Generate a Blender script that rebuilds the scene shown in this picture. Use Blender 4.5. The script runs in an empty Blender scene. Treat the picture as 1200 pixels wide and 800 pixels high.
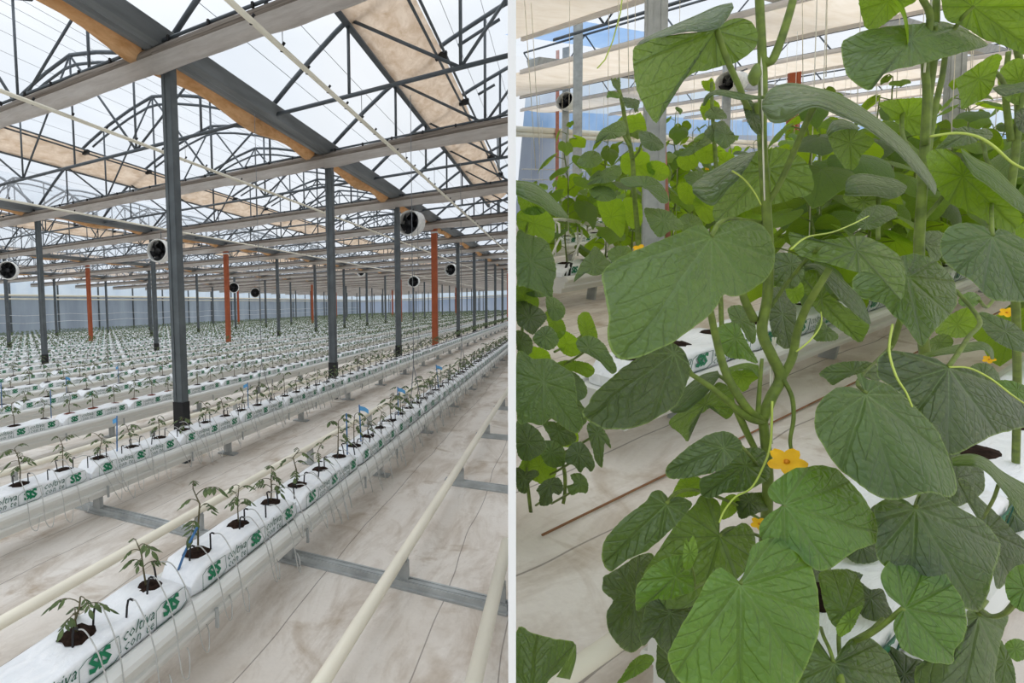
import bpy, math, random
import numpy as np
from mathutils import Vector, Matrix, noise
random.seed(7)
C = bpy.context.scene.collection
sc = bpy.context.scene
PI = math.pi

# ------------------------------------------------------------------ camera
F = 600.0; PX, PY = 298.0, 400.0; EYE = 1.5
pitch = math.radians(3.3); roll = 0.0293
Ld = F / math.tan(pitch)
down = np.array([Ld * math.sin(roll), Ld * math.cos(roll), F]); down /= np.linalg.norm(down)
row = np.array([660 - PX, 356 - PY, F]); row -= down * (row @ down); row /= np.linalg.norm(row)
lat = np.cross(down, row)
if lat[0] < 0: lat = -lat
def c2w(c):                       # camera-frame vector -> world (X across rows, Y along rows, Z up)
    c = np.asarray(c, float); return np.array([c @ lat, c @ row, -(c @ down)])
def ray(x, y): return c2w([(x - PX) / F, (y - PY) / F, 1.0])
EYEV = np.array([0, 0, EYE])
def at(x, y, z): return Vector(EYEV + ray(x, y) * z)
def proj(p):
    w = np.asarray(p, float) - EYEV
    c = w[0] * lat + w[1] * row - w[2] * down
    if c[2] < .05: return (-9999, -9999, c[2])
    return (PX + F * c[0] / c[2], PY + F * c[1] / c[2], c[2])
cam = bpy.data.cameras.new('camera'); co = bpy.data.objects.new('camera', cam); C.objects.link(co)
xa, ya, za = c2w([1, 0, 0]), c2w([0, -1, 0]), c2w([0, 0, -1])
co.matrix_world = Matrix(((xa[0], ya[0], za[0], 0), (xa[1], ya[1], za[1], 0), (xa[2], ya[2], za[2], EYE), (0, 0, 0, 1)))
cam.sensor_width = 36; cam.lens = 18.0
cam.shift_x = (600 - PX) / 1200.0; cam.shift_y = 0
cam.clip_start = .05; cam.clip_end = 400
sc.camera = co

# ------------------------------------------------------------------ colour and materials
def S(r, g, b):
    f = lambda c: c / 12.92 if c <= .04045 else ((c + .055) / 1.055) ** 2.4
    return (f(r / 255), f(g / 255), f(b / 255), 1)
class NT:
    def __init__(s, name):
        s.m = bpy.data.materials.new(name); s.m.use_nodes = True; s.t = s.m.node_tree; s.t.nodes.clear()
        s.out = s.n('ShaderNodeOutputMaterial')
    def n(s, typ, **k):
        o = s.t.nodes.new(typ)
        for a, b in k.items(): setattr(o, a, b)
        return o
    def l(s, a, b): s.t.links.new(a, b)
    def val(s, sock, v):
        if hasattr(v, 'is_output'): s.l(v, sock)
        else: sock.default_value = v
    def math(s, op, a, b=0.0, clamp=False):
        o = s.n('ShaderNodeMath', operation=op, use_clamp=clamp); s.val(o.inputs[0], a); s.val(o.inputs[1], b); return o.outputs[0]
    def mix(s, f, a, b, blend='MIX'):
        o = s.n('ShaderNodeMix', data_type='RGBA', blend_type=blend); s.val(o.inputs[0], f); s.val(o.inputs[6], a); s.val(o.inputs[7], b); return o.outputs[2]
    def ramp(s, f, stops):
        o = s.n('ShaderNodeValToRGB'); s.val(o.inputs[0], f)
        e = o.color_ramp.elements
        while len(e) < len(stops): e.new(.5)
        for el, (p, c) in zip(e, stops): el.position = p; el.color = c
        return o.outputs[0]
    def noise(s, vec, scale, detail=3, rough=.55, dist=0):
        o = s.n('ShaderNodeTexNoise'); s.val(o.inputs['Vector'], vec); o.inputs['Scale'].default_value = scale
        o.inputs['Detail'].default_value = detail; o.inputs['Roughness'].default_value = rough; o.inputs['Distortion'].default_value = dist
        return o.outputs[0]
    def coord(s, which='Object', scale=None):
        o = s.n('ShaderNodeTexCoord').outputs[which]
        if scale:
            m = s.n('ShaderNodeMapping'); s.l(o, m.inputs[0]); m.inputs['Scale'].default_value = scale; o = m.outputs[0]
        return o
    def bump(s, h, strength=.3, dist=.01):
        b = s.n('ShaderNodeBump'); b.inputs['Strength'].default_value = strength; b.inputs['Distance'].default_value = dist; s.l(h, b.inputs['Height']); return b.outputs[0]
    def pbr(s, col, rough=.5, metal=0, spec=.5, normal=None):
        p = s.n('ShaderNodeBsdfPrincipled'); s.val(p.inputs['Base Color'], col); s.val(p.inputs['Roughness'], rough)
        p.inputs['Metallic'].default_value = metal; p.inputs['Specular IOR Level'].default_value = spec
        if normal is not None: s.l(normal, p.inputs['Normal'])
        return p.outputs[0]
    def mixs(s, f, a, b):
        o = s.n('ShaderNodeMixShader'); s.val(o.inputs[0], f); s.l(a, o.inputs[1]); s.l(b, o.inputs[2]); return o.outputs[0]
    def done(s, sh): s.l(sh, s.out.inputs[0]); return s.m
M = {}
def plain(name, col, rough=.5, metal=0, spec=.4, var=.18, scale=14, stretch=None):
    t = NT(name); co_ = t.coord('Object', stretch)
    f = t.noise(co_, scale, 4)
    dark = tuple(c * (1 - var) for c in col[:3]) + (1,); lite = tuple(min(1, c * (1 + var)) for c in col[:3]) + (1,)
    M[name] = t.done(t.pbr(t.ramp(f, [(.3, dark), (.7, lite)]), rough, metal, spec)); return M[name]
plain('galvanised steel', S(168, 172, 172), .5, .15, .5, .22, 9)
plain('grey steel', S(92, 98, 101), .55, .2, .4, .2, 6)
plain('truss steel', S(86, 92, 97), .5, .25, .4, .15, 6)
plain('gutter steel', S(112, 116, 118), .5, .3, .4, .28, 3, (3, .3, 3))
plain('black rubber', S(26, 26, 27), .6)
plain('orange paint', S(158, 82, 50), .6, 0, .3, .15, 5)
plain('cream pipe paint', S(232, 226, 208), .45, 0, .4, .08, 5, (1, .25, 1))
plain('white gutter paint', S(214, 214, 209), .38, 0, .45, .06, 3, (2, .2, 2))
plain('grey tube', S(178, 178, 174), .45)
plain('white tube', S(232, 230, 225), .45)
plain('blue plastic', S(58, 110, 160), .45)
plain('pale blue tag', S(96, 165, 215), .5)
plain('logo green', S(22, 122, 84), .5, 0, .3, .05)
plain('script green', S(38, 92, 74), .5, 0, .3, .05)
plain('soil', S(44, 32, 26), .95, 0, .1, .6, 60)
plain('red soil', S(112, 62, 48), .95, 0, .1, .4, 60)
plain('fan black', S(24, 25, 28), .4)
plain('fan white', S(226, 226, 222), .5)
plain('wire', S(120, 124, 128), .5, .3)
plain('tomato stem', S(98, 92, 66), .6, 0, .3, .2, 30)
plain('yellow petal', S(246, 186, 22), .5, 0, .3, .15, 40)
plain('petal centre', S(214, 132, 20), .5)
plain('twine', S(222, 218, 202), .7)
plain('tendril', S(188, 204, 96), .5)
plain('rust red paint', S(178, 118, 100), .6)
plain('brown cord', S(142, 100, 66), .7)
plain('strap white', S(214, 216, 216), .5)
def _stem():
    t = NT('cucumber stem'); oc = t.coord('Object')
    f = t.noise(oc, 60, 4); M['cucumber stem'] = t.done(t.mixs(.15, t.pbr(t.ramp(f, [(.3, S(88, 108, 36)), (.7, S(132, 152, 58))]), .5, 0, .4), t.n('ShaderNodeBsdfTranslucent').outputs[0]))
_stem()
def _floor():
    t = NT('white ground cloth'); oc = t.coord('Object')
    big = t.noise(oc, .9, 5, .62); mid = t.noise(t.coord('Object', (2.2, .6, 1)), 2.3, 6, .7, .6)
    blot = t.noise(oc, 1.9, 5, .6, 1.2)
    base = t.ramp(big, [(.25, S(210, 200, 188)), (.5, S(230, 223, 214)), (.8, S(240, 236, 230))])
    base = t.mix(t.ramp(mid, [(.45, (0, 0, 0, 1)), (.74, (.8, .8, .8, 1))]), base, S(172, 154, 134))
    base = t.mix(t.ramp(blot, [(.57, (0, 0, 0, 1)), (.74, (.75, .75, .75, 1))]), base, S(160, 136, 106))
    fine = t.noise(oc, 60, 3)
    base = t.mix(t.math('MULTIPLY', fine, .16), base, S(110, 100, 88))
    sep = t.n('ShaderNodeSeparateXYZ'); t.l(oc, sep.inputs[0])
    wob = t.noise(t.coord('Object', (1, .7, 1)), 1.1, 2)
    xx = t.math('ADD', sep.outputs[0], t.math('MULTIPLY', wob, .12))
    fr = t.math('ABSOLUTE', t.math('SUBTRACT', t.math('FRACT', t.math('MULTIPLY', xx, 3.2)), .5))
    line = t.math('LESS_THAN', fr, .009)
    base = t.mix(t.math('MULTIPLY', line, .55), base, S(78, 68, 60))
    h = t.math('ADD', t.math('MULTIPLY', mid, .6), t.math('MULTIPLY', fr, -.4))
    M['ground'] = t.done(t.pbr(base, .75, 0, .25, t.bump(h, .35, .02)))
_floor()
def _film(name, tint, tr, dark=0):
    t = NT(name); oc = t.coord('Object')
    f = t.noise(t.coord('Object', (1, .25, 1)), 1.2, 4)
    tra = t.n('ShaderNodeBsdfTransparent'); trl = t.n('ShaderNodeBsdfTranslucent')
    c = t.ramp(f, [(.3, tuple(x * (.93 - dark) for x in tint[:3]) + (1,)), (.7, tint)])
    t.l(c, tra.inputs[0]); t.l(c, trl.inputs[0])
    M[name] = t.done(t.mixs(tr, trl.outputs[0], tra.outputs[0]))
_film('roof film', (.96, .98, 1, 1), .88)
def _sheet(name, a, b, tr, stretch=(1, 1, 1)):
    t = NT(name)
    f = t.noise(t.coord('Object', stretch), 1.0, 4)
    c = t.ramp(f, [(.3, a), (.7, b)])
    trl = t.n('ShaderNodeBsdfTranslucent'); t.l(c, trl.inputs[0])
    M[name] = t.done(t.mixs(tr, t.pbr(c, .45, 0, .4), trl.outputs[0]))
_sheet('wall sheet', S(130, 140, 152), S(160, 170, 180), .4, (.6, .6, .15))
_sheet('wall film pale', S(205, 218, 232), S(222, 232, 242), .65)
_sheet('blue sheet', S(150, 164, 188), S(182, 192, 208), .42, (.5, .5, .2))
_sheet('blue film', S(150, 186, 228), S(180, 206, 238), .6)
_sheet('partition sheet', S(253, 253, 253), S(255, 255, 255), .25)
def _cloth(name, a, b, tr, stretch, bs=.5):
    t = NT(name); oc = t.coord('Object', stretch)
    f = t.noise(oc, 6, 6, .65, .4); f2 = t.noise(t.coord('Object'), 3, 4)
    c = t.ramp(f, [(.3, a), (.62, b)])
    c = t.mix(t.math('MULTIPLY', f2, .4), c, a)
    trl = t.n('ShaderNodeBsdfTranslucent'); t.l(c, trl.inputs[0])
    M[name] = t.done(t.mixs(tr, t.pbr(c, .8, 0, .15, t.bump(f, bs, .03)), trl.outputs[0]))
_cloth('folded screen', S(112, 102, 94), S(186, 176, 166), .3, (.25, 5, 14))
_cloth('screen skirt', S(218, 212, 206), S(244, 240, 236), .72, (.6, 2, 4))
_cloth('brown curtain', S(196, 158, 116), S(238, 210, 174), .6, (2, .6, 2))
_cloth('vent cloth', S(192, 164, 136), S(232, 212, 190), .68, (1.1, .5, 1.1), .8)
_cloth('cream screen', S(232, 214, 190), S(248, 234, 216), .75, (1, .2, 1), .1)
def _bag():
    t = NT('bag film'); oc = t.coord('Object')
    f = t.noise(t.coord('Object', (6, 2, 4)), 5, 5, .6, .8)
    M['bag film'] = t.done(t.pbr(t.ramp(f, [(.3, S(230, 233, 236)), (.7, S(244, 245, 246))]), .36, 0, .45, t.bump(f, .5, .015)))
_bag()
def _tomleaf():
    t = NT('tomato leaf'); f = t.noise(t.coord('Object'), 40, 3)
    c = t.ramp(f, [(.3, S(58, 76, 44)), (.7, S(104, 122, 72))])
    trl = t.n('ShaderNodeBsdfTranslucent'); t.l(c, trl.inputs[0])
    M['tomato leaf'] = t.done(t.mixs(.3, t.pbr(c, .5, 0, .4), trl.outputs[0]))
_tomleaf()
def _leaf():
    t = NT('cucumber leaf')
    uv = t.n('ShaderNodeUVMap', uv_map='vein').outputs[0]; ed = t.n('ShaderNodeUVMap', uv_map='edge').outputs[0]
    s = t.n('ShaderNodeSeparateXYZ'); t.l(uv, s.inputs[0]); e = t.n('ShaderNodeSeparateXYZ'); t.l(ed, e.inputs[0])
    u, v = s.outputs[0], s.outputs[1]
    oc = t.coord('Object'); n1 = t.noise(oc, 14, 3)
    wob = t.math('SUBTRACT', n1, .5); wob2 = t.math('SUBTRACT', t.noise(oc, 38, 3), .5)
    uu = t.math('ADD', u, t.math('MULTIPLY', wob, .16))
    fu = t.math('ABSOLUTE', t.math('SUBTRACT', uu, t.math('ROUND', uu)))
    d1 = t.math('MULTIPLY', fu, t.math('ADD', t.math('MULTIPLY', v, .63), .012))
    w1 = t.math('ADD', t.math('MULTIPLY', v, -.008), .013)
    m1 = t.math('SUBTRACT', 1.0, t.math('DIVIDE', d1, w1), True)
    g1 = t.math('SUBTRACT', 1.0, t.math('DIVIDE', d1, t.math('MULTIPLY', w1, 3.2)), True)
    p = t.math('MULTIPLY', t.math('SUBTRACT', t.math('ADD', v, t.math('ADD', t.math('MULTIPLY', wob, .22), t.math('MULTIPLY', wob2, .05))), t.math('MULTIPLY', fu, t.math('ADD', .35, t.math('MULTIPLY', v, .55)))), 5.4)
    d2 = t.math('ABSOLUTE', t.math('SUBTRACT', p, t.math('ROUND', p)))
    gate = t.math('MULTIPLY', t.math('SUBTRACT', v, .12, True), 6.0, True)
    m2 = t.math('MULTIPLY', t.math('MULTIPLY', t.math('SUBTRACT', 1.0, t.math('DIVIDE', d2, .034), True), .75), gate)
    g2 = t.math('MULTIPLY', t.math('SUBTRACT', 1.0, t.math('DIVIDE', d2, .10), True), gate)
    vo = t.n('ShaderNodeTexVoronoi', feature='DISTANCE_TO_EDGE'); t.l(oc, vo.inputs['Vector']); vo.inputs['Scale'].default_value = 70
    m3 = t.math('MULTIPLY', t.math('SUBTRACT', 1.0, t.math('DIVIDE', vo.outputs['Distance'], .08), True), .3)
    vein = t.math('MAXIMUM', t.math('MAXIMUM', m1, m2), m3)
    groove = t.math('MAXIMUM', g1, t.math('MULTIPLY', g2, .4))
    quilt = t.math('SUBTRACT', t.math('ADD', t.math('MULTIPLY', t.noise(oc, 22, 4), 1.2), t.math('MULTIPLY', t.math('MINIMUM', vo.outputs['Distance'], .3), .7)), t.math('MULTIPLY', groove, .6))
    info = t.n('ShaderNodeObjectInfo'); oi = info.outputs['Color']
    nz = t.noise(oc, 9, 4)
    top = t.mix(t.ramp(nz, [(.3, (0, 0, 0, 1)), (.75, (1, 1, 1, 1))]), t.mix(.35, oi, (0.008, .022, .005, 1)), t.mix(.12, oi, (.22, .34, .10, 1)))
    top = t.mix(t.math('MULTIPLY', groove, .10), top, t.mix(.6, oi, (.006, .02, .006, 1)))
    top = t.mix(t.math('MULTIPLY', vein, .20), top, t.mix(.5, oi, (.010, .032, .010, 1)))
    top = t.mix(t.math('MULTIPLY', m1, t.math('MULTIPLY', t.math('SUBTRACT', .8, v, True), .55)), top, S(150, 176, 104))
    edge = t.math('MULTIPLY', t.math('GREATER_THAN', e.outputs[0], .982), .35)
    top = t.mix(edge, top, S(150, 172, 84))
    und = t.mix(t.math('MULTIPLY', vein, .6), t.mix(t.math('MULTIPLY', nz, .5), S(92, 116, 40), S(66, 94, 30)), S(50, 76, 28))
    geo = t.n('ShaderNodeNewGeometry')
    col = t.mix(geo.outputs['Backfacing'], top, und)
    tcol = t.mix(t.math('MULTIPLY', vein, .6), S(168, 208, 40), S(78, 118, 18))
    trl = t.n('ShaderNodeBsdfTranslucent'); t.l(tcol, trl.inputs[0])
    b = t.pbr(col, t.math('ADD', .34, t.math('MULTIPLY', nz, .12)), 0, .6, t.bump(quilt, .8, .008))
    [setattr(nd.inputs['Sheen Weight'], 'default_value', .07) for nd in t.t.nodes if nd.type == 'BSDF_PRINCIPLED']
    M['cucumber leaf'] = t.done(t.mixs(info.outputs['Alpha'], b, trl.outputs[0]))
_leaf()

# ------------------------------------------------------------------ mesh building
class MB:
    def __init__(s): s.v = []; s.f = []; s.mi = []; s.uv = None; s.sm = []
    def add(s, vs, fs, mi=0, smooth=True):
        o = len(s.v); s.v += [tuple(p) for p in vs]
        for f in fs: s.f.append([i + o for i in f]); s.mi.append(mi); s.sm.append(smooth)
    def box(s, c, d, mi=0, rot=None):
        vs = []
        for x in (-.5, .5):
            for y in (-.5, .5):
                for z in (-.5, .5):
                    p = Vector((x * d[0], y * d[1], z * d[2]))
                    if rot is not None: p = rot @ p
                    vs.append(p + Vector(c))
        s.add(vs, [(0, 1, 3, 2), (4, 6, 7, 5), (0, 4, 5, 1), (2, 3, 7, 6), (0, 2, 6, 4), (1, 5, 7, 3)], mi, False)
    def bar(s, a, b, w, h, mi=0, up=(0, 0, 1)):
        a, b = Vector(a), Vector(b); d = b - a; L = d.length
        if L < 1e-6: return
        d /= L; r = d.cross(Vector(up))
        if r.length < 1e-4: r = d.cross(Vector((1, 0, 0)))
        r.normalize(); u = r.cross(d)
        vs = [p + r * (w / 2 * i) + u * (h / 2 * j) for p in (a, b) for i, j in ((-1, -1), (1, -1), (1, 1), (-1, 1))]
        s.add(vs, [(3, 2, 1, 0), (4, 5, 6, 7), (0, 1, 5, 4), (1, 2, 6, 5), (2, 3, 7, 6), (3, 0, 4, 7)], mi, False)
    def tube(s, pts, r, n=6, mi=0, cap=True):
        pts = [Vector(p) for p in pts]; k = len(pts)
        if k < 2: return
        rs = r if isinstance(r, (list, tuple)) else [r] * k
        vs = []; nrm = None
        for i, p in enumerate(pts):
            d = (pts[min(i + 1, k - 1)] - pts[max(i - 1, 0)])
            if d.length < 1e-9: d = Vector((0, 0, 1))
            d.normalize()
            if nrm is None:
                nrm = d.cross(Vector((0, 0, 1)))
                if nrm.length < 1e-3: nrm = d.cross(Vector((1, 0, 0)))
            nrm = (nrm - d * nrm.dot(d))
            if nrm.length < 1e-6: nrm = d.orthogonal()
            nrm.normalize(); b = d.cross(nrm)
            for j in range(n):
                a = 2 * PI * j / n; vs.append(p + (nrm * math.cos(a) + b * math.sin(a)) * rs[i])
        fs = [(i * n + j, i * n + (j + 1) % n, (i + 1) * n + (j + 1) % n, (i + 1) * n + j) for i in range(k - 1) for j in range(n)]
        if cap: fs += [tuple(range(n))[::-1], tuple((k - 1) * n + j for j in range(n))]
        s.add(vs, fs, mi, True)
    def extrude(s, prof, path0, path1, ax, az, mi=0, smooth=False):      # closed profile (x,z) swept straight
        n = len(prof); vs = [Vector(p) + Vector(ax) * x + Vector(az) * z for p in (path0, path1) for x, z in prof]
        s.add(vs, [(j, (j + 1) % n, n + (j + 1) % n, n + j) for j in range(n)] + [tuple(range(n))[::-1], tuple(range(n, 2 * n))], mi, smooth)
    def grid(s, rows_, mi=0, closed=False, smooth=True):
        m = len(rows_[0]); k = len(rows_); vs = [p for r_ in rows_ for p in r_]
        e = m if closed else m - 1
        s.add(vs, [(i * m + j, i * m + (j + 1) % m, (i + 1) * m + (j + 1) % m, (i + 1) * m + j) for i in range(k - 1) for j in range(e)], mi, smooth)
    def join(s, o, off=(0, 0, 0), mi=None, rotz=0, sc_=1):
        ca, sa = math.cos(rotz) * sc_, math.sin(rotz) * sc_; b = len(s.v)
        s.v += [(x * ca - y * sa + off[0], x * sa + y * ca + off[1], z * sc_ + off[2]) for x, y, z in o.v]
        for f, m_, sm in zip(o.f, o.mi, o.sm): s.f.append([i + b for i in f]); s.mi.append(m_ if mi is None else mi); s.sm.append(sm)
    def mesh(s, name, mats):
        me = bpy.data.meshes.new(name); me.from_pydata(s.v, [], s.f)
        for m_ in (mats if isinstance(mats, (list, tuple)) else [mats]): me.materials.append(M[m_] if isinstance(m_, str) else m_)
        me.polygons.foreach_set('material_index', s.mi); me.polygons.foreach_set('use_smooth', s.sm); me.update()
        return me
    def build(s, name, mats, parent=None, loc=None):
        return link(name, s.mesh(name, mats), parent, loc)
def link(name, me, parent=None, loc=None):
    o = bpy.data.objects.new(name, me); C.objects.link(o)
    if parent is not None: o.parent = parent
    if loc is not None: o.location = loc
    return o
def tag(o, label=None, cat=None, group=None, kind=None):
    if label: o['label'] = label
    if cat: o['category'] = cat
    if group: o['group'] = group
    if kind: o['kind'] = kind
    return o
def thing(name, label, cat, loc=(0, 0, 0), group=None, rotz=0):
    o = bpy.data.objects.new(name, None); C.objects.link(o); o.location = loc; o.rotation_euler = (0, 0, rotz); o.empty_display_size = .05
    return tag(o, label, cat, group)
def copy_tree(src, loc=None, rotz=None, scale=None, label=None):
    r = src.copy(); C.objects.link(r)
    if loc is not None: r.location = loc
    if rotz is not None: r.rotation_euler = (0, 0, rotz)
    if scale is not None: r.scale = (scale,) * 3
    if label: r['label'] = label
    for ch in src.children:
        c = ch.copy(); C.objects.link(c); c.parent = r
        for g in ch.children:
            d = g.copy(); C.objects.link(d); d.parent = c
    return r
def nth(i):
    return '%d%s' % (i, 'th' if 10 <= i % 100 <= 20 else {1: 'st', 2: 'nd', 3: 'rd'}.get(i % 10, 'th'))
def text_mb(body, size, mi, shear=0, offset=0, spacing=1.0, extr=.0006):
    cu = bpy.data.curves.new('t', 'FONT'); cu.body = body; cu.size = size; cu.shear = shear; cu.offset = offset; cu.space_character = spacing
    cu.resolution_u = 1; cu.fill_mode = 'FRONT'; cu.align_x = 'CENTER'
    ob = bpy.data.objects.new('t', cu); C.objects.link(ob)
    dg = bpy.context.evaluated_depsgraph_get(); dg.update()
    me = ob.evaluated_get(dg).to_mesh()
    r = [tuple(v.co) for v in me.vertices], [tuple(p.vertices) for p in me.polygons]
    ob.evaluated_get(dg).to_mesh_clear(); bpy.data.objects.remove(ob); bpy.data.curves.remove(cu)
    return r
PX_ = -.0766                                    # the partition runs along X = PX_ * Y
def Xp(y): return PX_ * y
# ================================================================== LEFT HALL: tomato rows
ROWS = [-1.42, -3.05, -4.78, -6.1, -7.5] + [-9.0 - 1.5 * i for i in range(16)]
YB, YF, XW = 94.0, -3.0, -33.3
GUT = [-3.3, -10.8, -18.3, -25.8]
ORD = ['nearest', 'second', 'third', 'fourth', 'fifth', 'sixth', 'seventh', 'eighth', 'ninth', 'tenth', 'eleventh', 'twelfth', 'thirteenth', 'fourteenth', 'fifteenth', 'sixteenth', 'seventeenth', 'eighteenth', 'nineteenth', 'twentieth', 'twenty-first']
def yend(x): return min(YB - .3, x / PX_ - .05)

# ---- setting
b = MB(); b.add([(XW - .1, YF, 0), (Xp(YF), YF, 0), (Xp(YB), YB, 0), (XW - .1, YB, 0)], [(0, 1, 2, 3)], 0, False)
tag(b.build('floor', 'ground'), 'white woven ground cloth under the tomato rows', 'floor', kind='structure')
def arch(u):
    u = 7.5 - u if u > 3.75 else u
    return float(np.interp(u, [0, .5, 1.1, 1.75, 2.45, 3.1, 3.75], [4.12, 4.52, 4.93, 5.26, 5.53, 5.72, 5.85]))
X0 = [-3.3, -10.8, -18.3, -25.8, -33.3]
b = MB()
US = [0, .3, .6, 1.1, 1.75, 2.1, 2.45, 3.1, 3.75, 4.4, 5.05, 5.75, 6.4, 6.9, 7.5]
for x0 in X0:
    ys = [YF] + [y for y in range(0, 94, 4)] + [YB]
    rows_ = []
    for y in ys:
        lim = Xp(y) - .02
        rows_.append([(min(x0 + u, lim), y, arch(max(0, min(u, lim - x0))) + .05) for u in US])
    b.grid(rows_, 0)
tag(b.build('ceiling', 'roof film'), 'white translucent film over the arched roof bays', 'roof', kind='structure')
# side wall and gable
b = MB(); zs = [0, .25, 3.3, 3.35, 4.2]
n = 120
rows_ = [[(XW + .02 * math.sin(j * 2.1), YF + (YB - YF) * j / n, z) for j in range(n + 1)] for z in (0, 3.25)]
b.grid(rows_, 0)
b.grid([[(XW, YF + (YB - YF) * j / n, z) for j in range(n + 1)] for z in (3.25, 4.2)], 1)
tag(b.build('wall_left', ['wall sheet', 'wall film pale']), 'grey blue translucent side wall far to the left', 'wall', kind='structure')
b = MB(); xs = [XW + (Xp(YB) - XW) * j / 60 for j in range(61)]
b.grid([[(x, YB + .015 * math.sin(i * 2.1), z) for i, x in enumerate(xs)] for z in (0, 3.0)], 0)
def gz(x):
    k = min(4, int((x - XW) // 7.5)); return arch(x - (XW + 7.5 * k)) + .05
b.grid([[(x, YB, z if z else gz(x)) for x in xs] for z in (3.0, 0)], 1)
tag(b.build('wall_back', ['blue sheet', 'wall film pale']), 'blue grey end wall at the far end of the tomato hall', 'wall', kind='structure')
# partition: thin white sheet wall that closes the tomato hall off from the cucumber house
pd = Vector((PX_, 1, 0)).normalized(); pn = Vector((pd.y, -pd.x, 0))
half = .0050
b = MB(); p0, p1 = pd * .80, pd * 94.0
vs = [p + pn * (half * s_) + Vector((0, 0, z)) for p in (p0, p1) for s_ in (-1, 1) for z in (-1.5, 9.0)]
b.add(vs, [(0, 1, 3, 2), (4, 6, 7, 5), (0, 4, 5, 1), (2, 3, 7, 6), (0, 2, 6, 4), (1, 5, 7, 3)], 0, False)
tag(b.build('wall_partition', 'partition sheet'), 'thin white partition sheet seen edge on between the two halls', 'wall', kind='structure')

# ---- wall posts, pipes and ropes on the side wall
for i in range(24):
    y = 2 + 4 * i; b = MB(); b.bar((XW + .12, y, 0), (XW + .12, y, 4.1), .1, .1)
    tag(b.build('wall_post', 'grey steel'), 'slim grey wall post, %s along the left side wall from the near end' % nth(i + 1), 'post', 'side wall posts')
for i in range(7):
    x = -31 + 3.75 * i
    if x > Xp(YB) - .4: break
    b = MB(); b.bar((x, YB - .12, 0), (x, YB - .12, 4.1), .1, .1)
    tag(b.build('wall_post', 'grey steel'), 'slim grey wall post, %s across the far end wall from the left corner' % nth(i + 1), 'post', 'end wall posts')
for z, nm in ((3.17, 'upper'), (2.9, 'lower')):
    r_ = .075 if z > 3 else .055
    b = MB(); b.tube([(XW + .3, YF, z), (XW + .3, YB - .4, z)], r_, 8)
    t_ = b.build('wall_pipe', 'cream pipe paint'); tag(t_, '%s of the two pale pipes running along the left side wall' % nm, 'pipe', 'side wall pipes')
    b = MB(); b.tube([(XW + .4, YB - .35, z - .12), (Xp(YB) - .1, YB - .35, z - .12)], r_, 8)
    tag(b.build('wall_pipe', 'cream pipe paint'), '%s of the two pale pipes across the far end wall' % nm, 'pipe', 'end wall pipes')
for z, nm in ((1.75, 'higher'), (1.2, 'lower')):
    b = MB(); b.tube([(XW + .25, y, z + .06 * math.sin(y)) for y in range(-3, 94, 2)], .018, 4)
    tag(b.build('rope', 'strap white'), '%s white rope strung along the left side wall' % nm, 'rope')

# ---- posts
def post(x, y, orange=False, lab=''):
    nm = 'brace_post' if orange else 'steel_post'
    t_ = thing(nm, lab, 'post', (x, y, 0), 'orange posts' if orange else 'grey hall posts')
    b = MB(); w = .16 if orange else .115
    b.box((0, 0, 1.97), (w, w * .8, 3.94))
    if not orange:
        for s_ in (-1, 1): b.box((s_ * w * .33, -w * .42, 2.28), (w * .3, .012, 3.3))
    b.build('shaft', 'orange paint' if orange else 'grey steel', t_)
    if not orange:
        b = MB(); b.box((0, 0, .41), (w + .015, w * .8 + .015, .42)); b.build('base_wrap', 'black rubber', t_)
    else:
        b = MB(); b.box((0, 0, 3.70), (w + .02, w * .8 + .02, .05)); b.build('band', 'strap white', t_)
    b = MB(); b.box((0, 0, 3.955), (.3, .2, .03)); b.build('head_plate', 'grey steel', t_)
for gi, gx in enumerate(GUT):
    for k in range(1, 24):
        y = 4.0 * k
        if gx > Xp(y) - .2: break
        q = proj((gx, y, 2))
        if not (-40 < q[0] < 600): continue
        org = k in (4, 10, 16)
        post(gx, y, org, '%s, %s back along the %s line of posts' % ('orange painted post' if org else 'slim grey steel post with dark foot', nth(k), ORD[gi]))

# ---- roof steel
def truss_parts(x0, y, full=True):
    lim = min(x0 + 7.5, Xp(y) - .03); cu = lim - x0
    P = []
    def cut(a, b_):
        if a[0] > lim and b_[0] > lim: return None
        if b_[0] < a[0]: a, b_ = b_, a
        if b_[0] > lim:
            f = (lim - a[0]) / (b_[0] - a[0]); b_ = tuple(a[i] + (b_[i] - a[i]) * f for i in range(3))
        return a, b_
    def seg(name, a, b_, r):
        c = cut(a, b_)
        if c is None: return
        m_ = MB(); m_.tube(c, r, 6); P.append((name, m_))
    us = [u for u in np.linspace(0, 7.5, 25) if u <= cu]
    if cu < 7.5: us.append(cu)
    m_ = MB(); m_.tube([(x0 + u, y, arch(u)) for u in us], .032, 6); P.append(('rafter', m_))
    us2 = [u for u in np.linspace(2.0, 5.5, 14) if u <= cu]
    if len(us2) > 1:
        m_ = MB(); m_.tube([(x0 + u, y, arch(u) - .16) for u in us2], .024, 6); P.append(('inner_arch', m_))
    tz = 4.04
    seg('tie_bar', (x0 + .1, y, tz), (x0 + 7.4, y, tz), .026)
    for u in (1.1, 2.35, 3.75, 5.15, 6.4): seg('web', (x0 + u, y, tz), (x0 + u + .001, y, arch(u)), .019)
    for a, b_ in (((1.1, 1), (2.35, 0)), ((2.35, 0), (3.75, 1)), ((3.75, 1), (5.15, 0)), ((5.15, 0), (6.4, 1))):
        seg('web', (x0 + a[0], y, arch(a[0]) if a[1] else tz), (x0 + b_[0], y, arch(b_[0]) if b_[1] else tz), .019)
    return P
BAYN = ['right hand', 'second', 'third', 'fourth', 'leftmost']
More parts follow.
